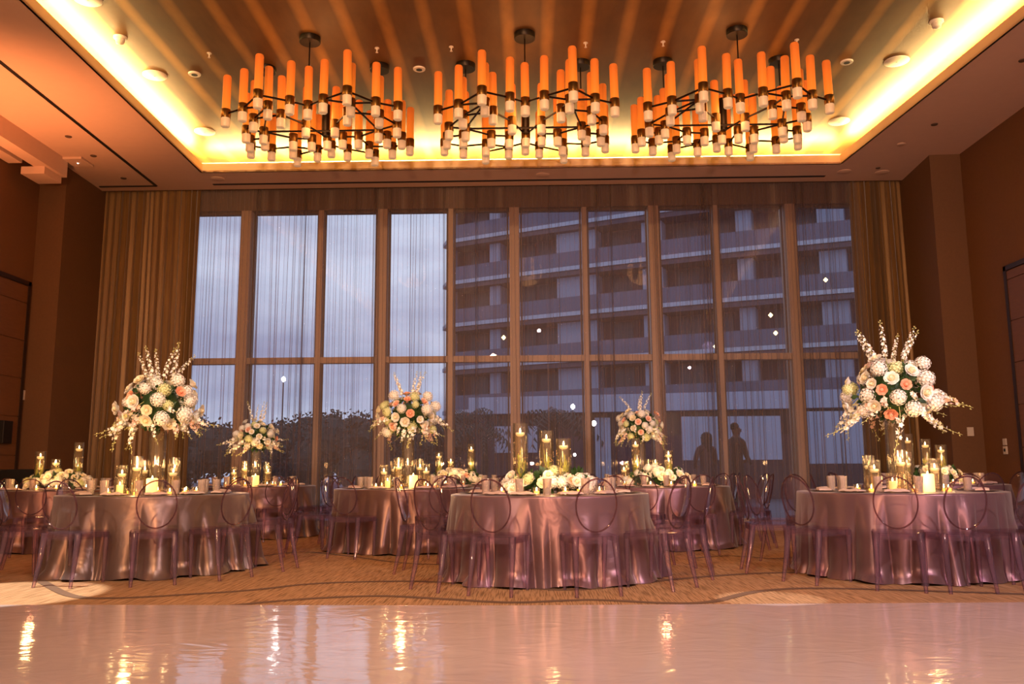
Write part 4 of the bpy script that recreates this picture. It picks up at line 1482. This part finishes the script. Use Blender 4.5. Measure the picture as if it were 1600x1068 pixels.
for i, (px, yt, Y, w, l) in enumerate(((300, 645, 34, 4.0, 'dark bushy tree at the far left beyond the window'), (345, 655, 30, 3.4, 'dark bushy tree beside the far left window mullion'),
                                       (470, 655, 33, 3.2, 'low dark tree beyond the second window'), (520, 640, 36, 3.0, 'dark tree between two mullions left of centre'), (556, 640, 31, 3.6, 'round dark tree left of the peach bouquet'),
                                       (640, 660, 35, 3.4, 'dark tree hidden behind the peach bouquet'), (682, 650, 34, 2.6, 'dark slim tree right of the peach bouquet'), (430, 662, 38, 3.2, 'low dark tree behind the back-row bouquet at left'))):
    tree(px, yt, Y, w, l, seed=i + 1)
for i, (px, yt, Y, w, l) in enumerate(((730, 630, 28, 2.6, 'dark palm in front of the tower foot'), (862, 628, 27, 3.0, 'small palm silhouette in front of the low pale building'), (752, 655, 26, 2.2, 'shorter dark palm beside the taller one'))):
    tree(px, yt, Y, w, l, palm=True, seed=20 + i)

# lamps outside; the left globe is added in place of a window reflection
for px, py, Y, l in ((895, 635, 24, 'brightest white lamp on a post outside the centre window'), (928, 661, 22, 'second white post lamp, lower right of the brightest one'), (443, 592, 24, 'white globe on a post standing in for a reflection, second window at left'), (898, 710, 20, 'small low white lamp on a short post outside the centre window')):
    p = ony(px, py, Y)
    o = empty('post_lamp', (p.x, Y, -.15), 0, l, 'lamp', 'outdoor post lamps')
    MB().tube([(0, 0, 0), (0, 0, p.z + .15 - .1)], .016, 8).build('post', M['dark'], o)
    s = .5 if py > 700 else 1
    MB().lathe([(.01, -.07 * s), (.045 * s, -.04 * s), (.06 * s, 0), (.045 * s, .04 * s), (.01, .07 * s)], 14, (0, 0, p.z + .15), cap=False).build('globe', M['lamp_white'], o, smooth=True)

# ------------------------------------------------------------------ sky
w = bpy.data.worlds.new('dusk_sky'); sc.world = w; w.use_nodes = True
nt = w.node_tree; nt.nodes.clear()
out = node(nt, 'ShaderNodeOutputWorld'); bg = node(nt, 'ShaderNodeBackground')
tc = node(nt, 'ShaderNodeTexCoord')
mp = node(nt, 'ShaderNodeMapping'); mp.inputs['Scale'].default_value = (1.6, 1.6, 4.5)
nz = node(nt, 'ShaderNodeTexNoise'); nz.inputs['Scale'].default_value = 2.2; nz.inputs['Detail'].default_value = 5; nz.inputs['Roughness'].default_value = .5
nt.links.new(tc.outputs['Generated'], mp.inputs[0]); nt.links.new(mp.outputs[0], nz.inputs['Vector'])
cr = node(nt, 'ShaderNodeValToRGB')
cr.color_ramp.elements[0].position = .36; cr.color_ramp.elements[0].color = srgb('8e95b2')
cr.color_ramp.elements[1].position = .66; cr.color_ramp.elements[1].color = srgb('d2dcec')
nt.links.new(nz.outputs['Fac'], cr.inputs[0]); nt.links.new(cr.outputs[0], bg.inputs[0])
bg.inputs[1].default_value = 1.5
nt.links.new(bg.outputs[0], out.inputs[0])

# ------------------------------------------------------------------ lights
YEL = (1, .70, .27)
cyy = (CL0[1] + YN) / 2
Lc = CL0[1] - YN
# cove strips lie on the ledge behind the lip and shine up
def strip(a, b, name, e):
    a, b = Vector(a), Vector(b); m_ = (a + b) / 2
    l = light('AREA', name, (m_.x, m_.y, ZC + .15), YEL, e, (b - a).length, None, sy=.10)
    l.rotation_euler = (PI, 0, math.atan2((b - a).y, (b - a).x))
    return l


off = .20
strip((CL0[0], CL0[1] + off), (CR0[0], CR0[1] + off), 'cove_strip', 1050)
strip((CL0[0] - off, CL0[1]), (CL1[0] - off, CL1[1]), 'cove_strip', 1500)
strip((CR0[0] + off, CR0[1]), (CR1[0] + off, CR1[1]), 'cove_strip', 1500)
for dx in (-2.77, 0, 2.71):
    light('POINT', 'chandelier_glow', (CX + dx, CY, ZL + .15), (1, .45, .15), 30, .35)
# stage lights from behind the camera
light('SPOT', 'stage_light', (5.8, -.5, 4.6), (1, .76, .76), 1600, .05, (1.8, 8.0, .3), 62, .6)
light('SPOT', 'stage_light', (-5.6, -.5, 4.6), (1, .68, .50), 800, .05, (-2.2, 8.4, .3), 66, .6)
light('SPOT', 'stage_light', (0.3, 1.0, 5.8), (1, .80, .72), 780, .06, (0.3, 4.6, 0), 110, .8)
light('SPOT', 'wash_light', (6.0, 2.0, 5.0), (.85, .6, 1), 420, .2, (2.8, 9, .3), 55, .6)
# ambient fill: spots added behind the camera, not fixtures of the room
light('SPOT', 'bounce_fill', (-3.2, -2.5, 2.2), (1, .52, .26), 2200, .08, (-3.0, -1.0, 6.1), 120, .8)
light('SPOT', 'bounce_fill', (3.2, -2.5, 2.2), (1, .55, .38), 2000, .08, (3.0, -1.0, 6.1), 120, .8)
light('SPOT', 'ceiling_fill', (-3.5, -3.0, 1.2), (1, .48, .22), 2600, .06, (-6.3, 9.5, 6.1), 70, .9)  # added fill to brighten the border ceiling, no lamp known there
light('SPOT', 'ceiling_fill', (3.5, -3.0, 1.2), (1, .56, .46), 2200, .06, (6.0, 9.5, 6.1), 70, .9)
light('SPOT', 'ceiling_fill', (0, -3.0, 1.2), (1, .52, .30), 1800, .06, (0, 13, 6.1), 60, .9)
light('SPOT', 'window_wash', (-1.5, -3.2, 5.4), (1, .58, .28), 3200, .15, (-.3, 15.3, 2.6), 60, .7)  # added fill to brighten the mullions and sheers
# orange uplight at left
light('SPOT', 'uplight', (-7.4, 10.3, 2.9), (1, .34, .12), 900, .1, (-7.35, 11.1, 6.1), 85, 1.0)
# bright edge spots on the carpet
light('SPOT', 'edge_spot', (-4.5, 6.6, 6.0), (1, .96, .92), 2600, .03, (-4.35, 7.05, 0), 17, .25)
light('SPOT', 'edge_spot', (1.9, 5.5, 6.0), (1, .93, .95), 900, .02, (1.78, 6.72, 0), 8, .3)
for t in T:
    if t['st'] == 'tall':
        c = t['c']
        e = {1: 270, 3: 260, 5: 170, 8: 260, 10: 190}[t['k']]
        light('SPOT', 'pin_spot', (c.x + {8: -.9, 10: -.4}.get(t['k'], .8), c.y - 3.0, 6.0), (.98, .95, .84) if t['k'] != 5 else (1, .80, .50), e, .03, (c.x, c.y, 1.70), 15, .4)
    elif t['k'] in (2, 6):
        c = t['c']
        light('SPOT', 'pin_spot', (c.x + .3, c.y - 2.6, 6.0), (1, .88, .72), 120, .03, (c.x, c.y, .95), 14, .6)

# ------------------------------------------------------------------ render look
sc.view_settings.view_transform = 'Standard'
sc.view_settings.look = 'None'
sc.view_settings.exposure = 0
cy = sc.cycles
cy.max_bounces = 7; cy.diffuse_bounces = 3; cy.glossy_bounces = 3; cy.transmission_bounces = 4; cy.transparent_max_bounces = 28
cy.caustics_reflective = False; cy.caustics_refractive = False
cy.sample_clamp_indirect = 4; cy.sample_clamp_direct = 0
cy.use_denoising = True
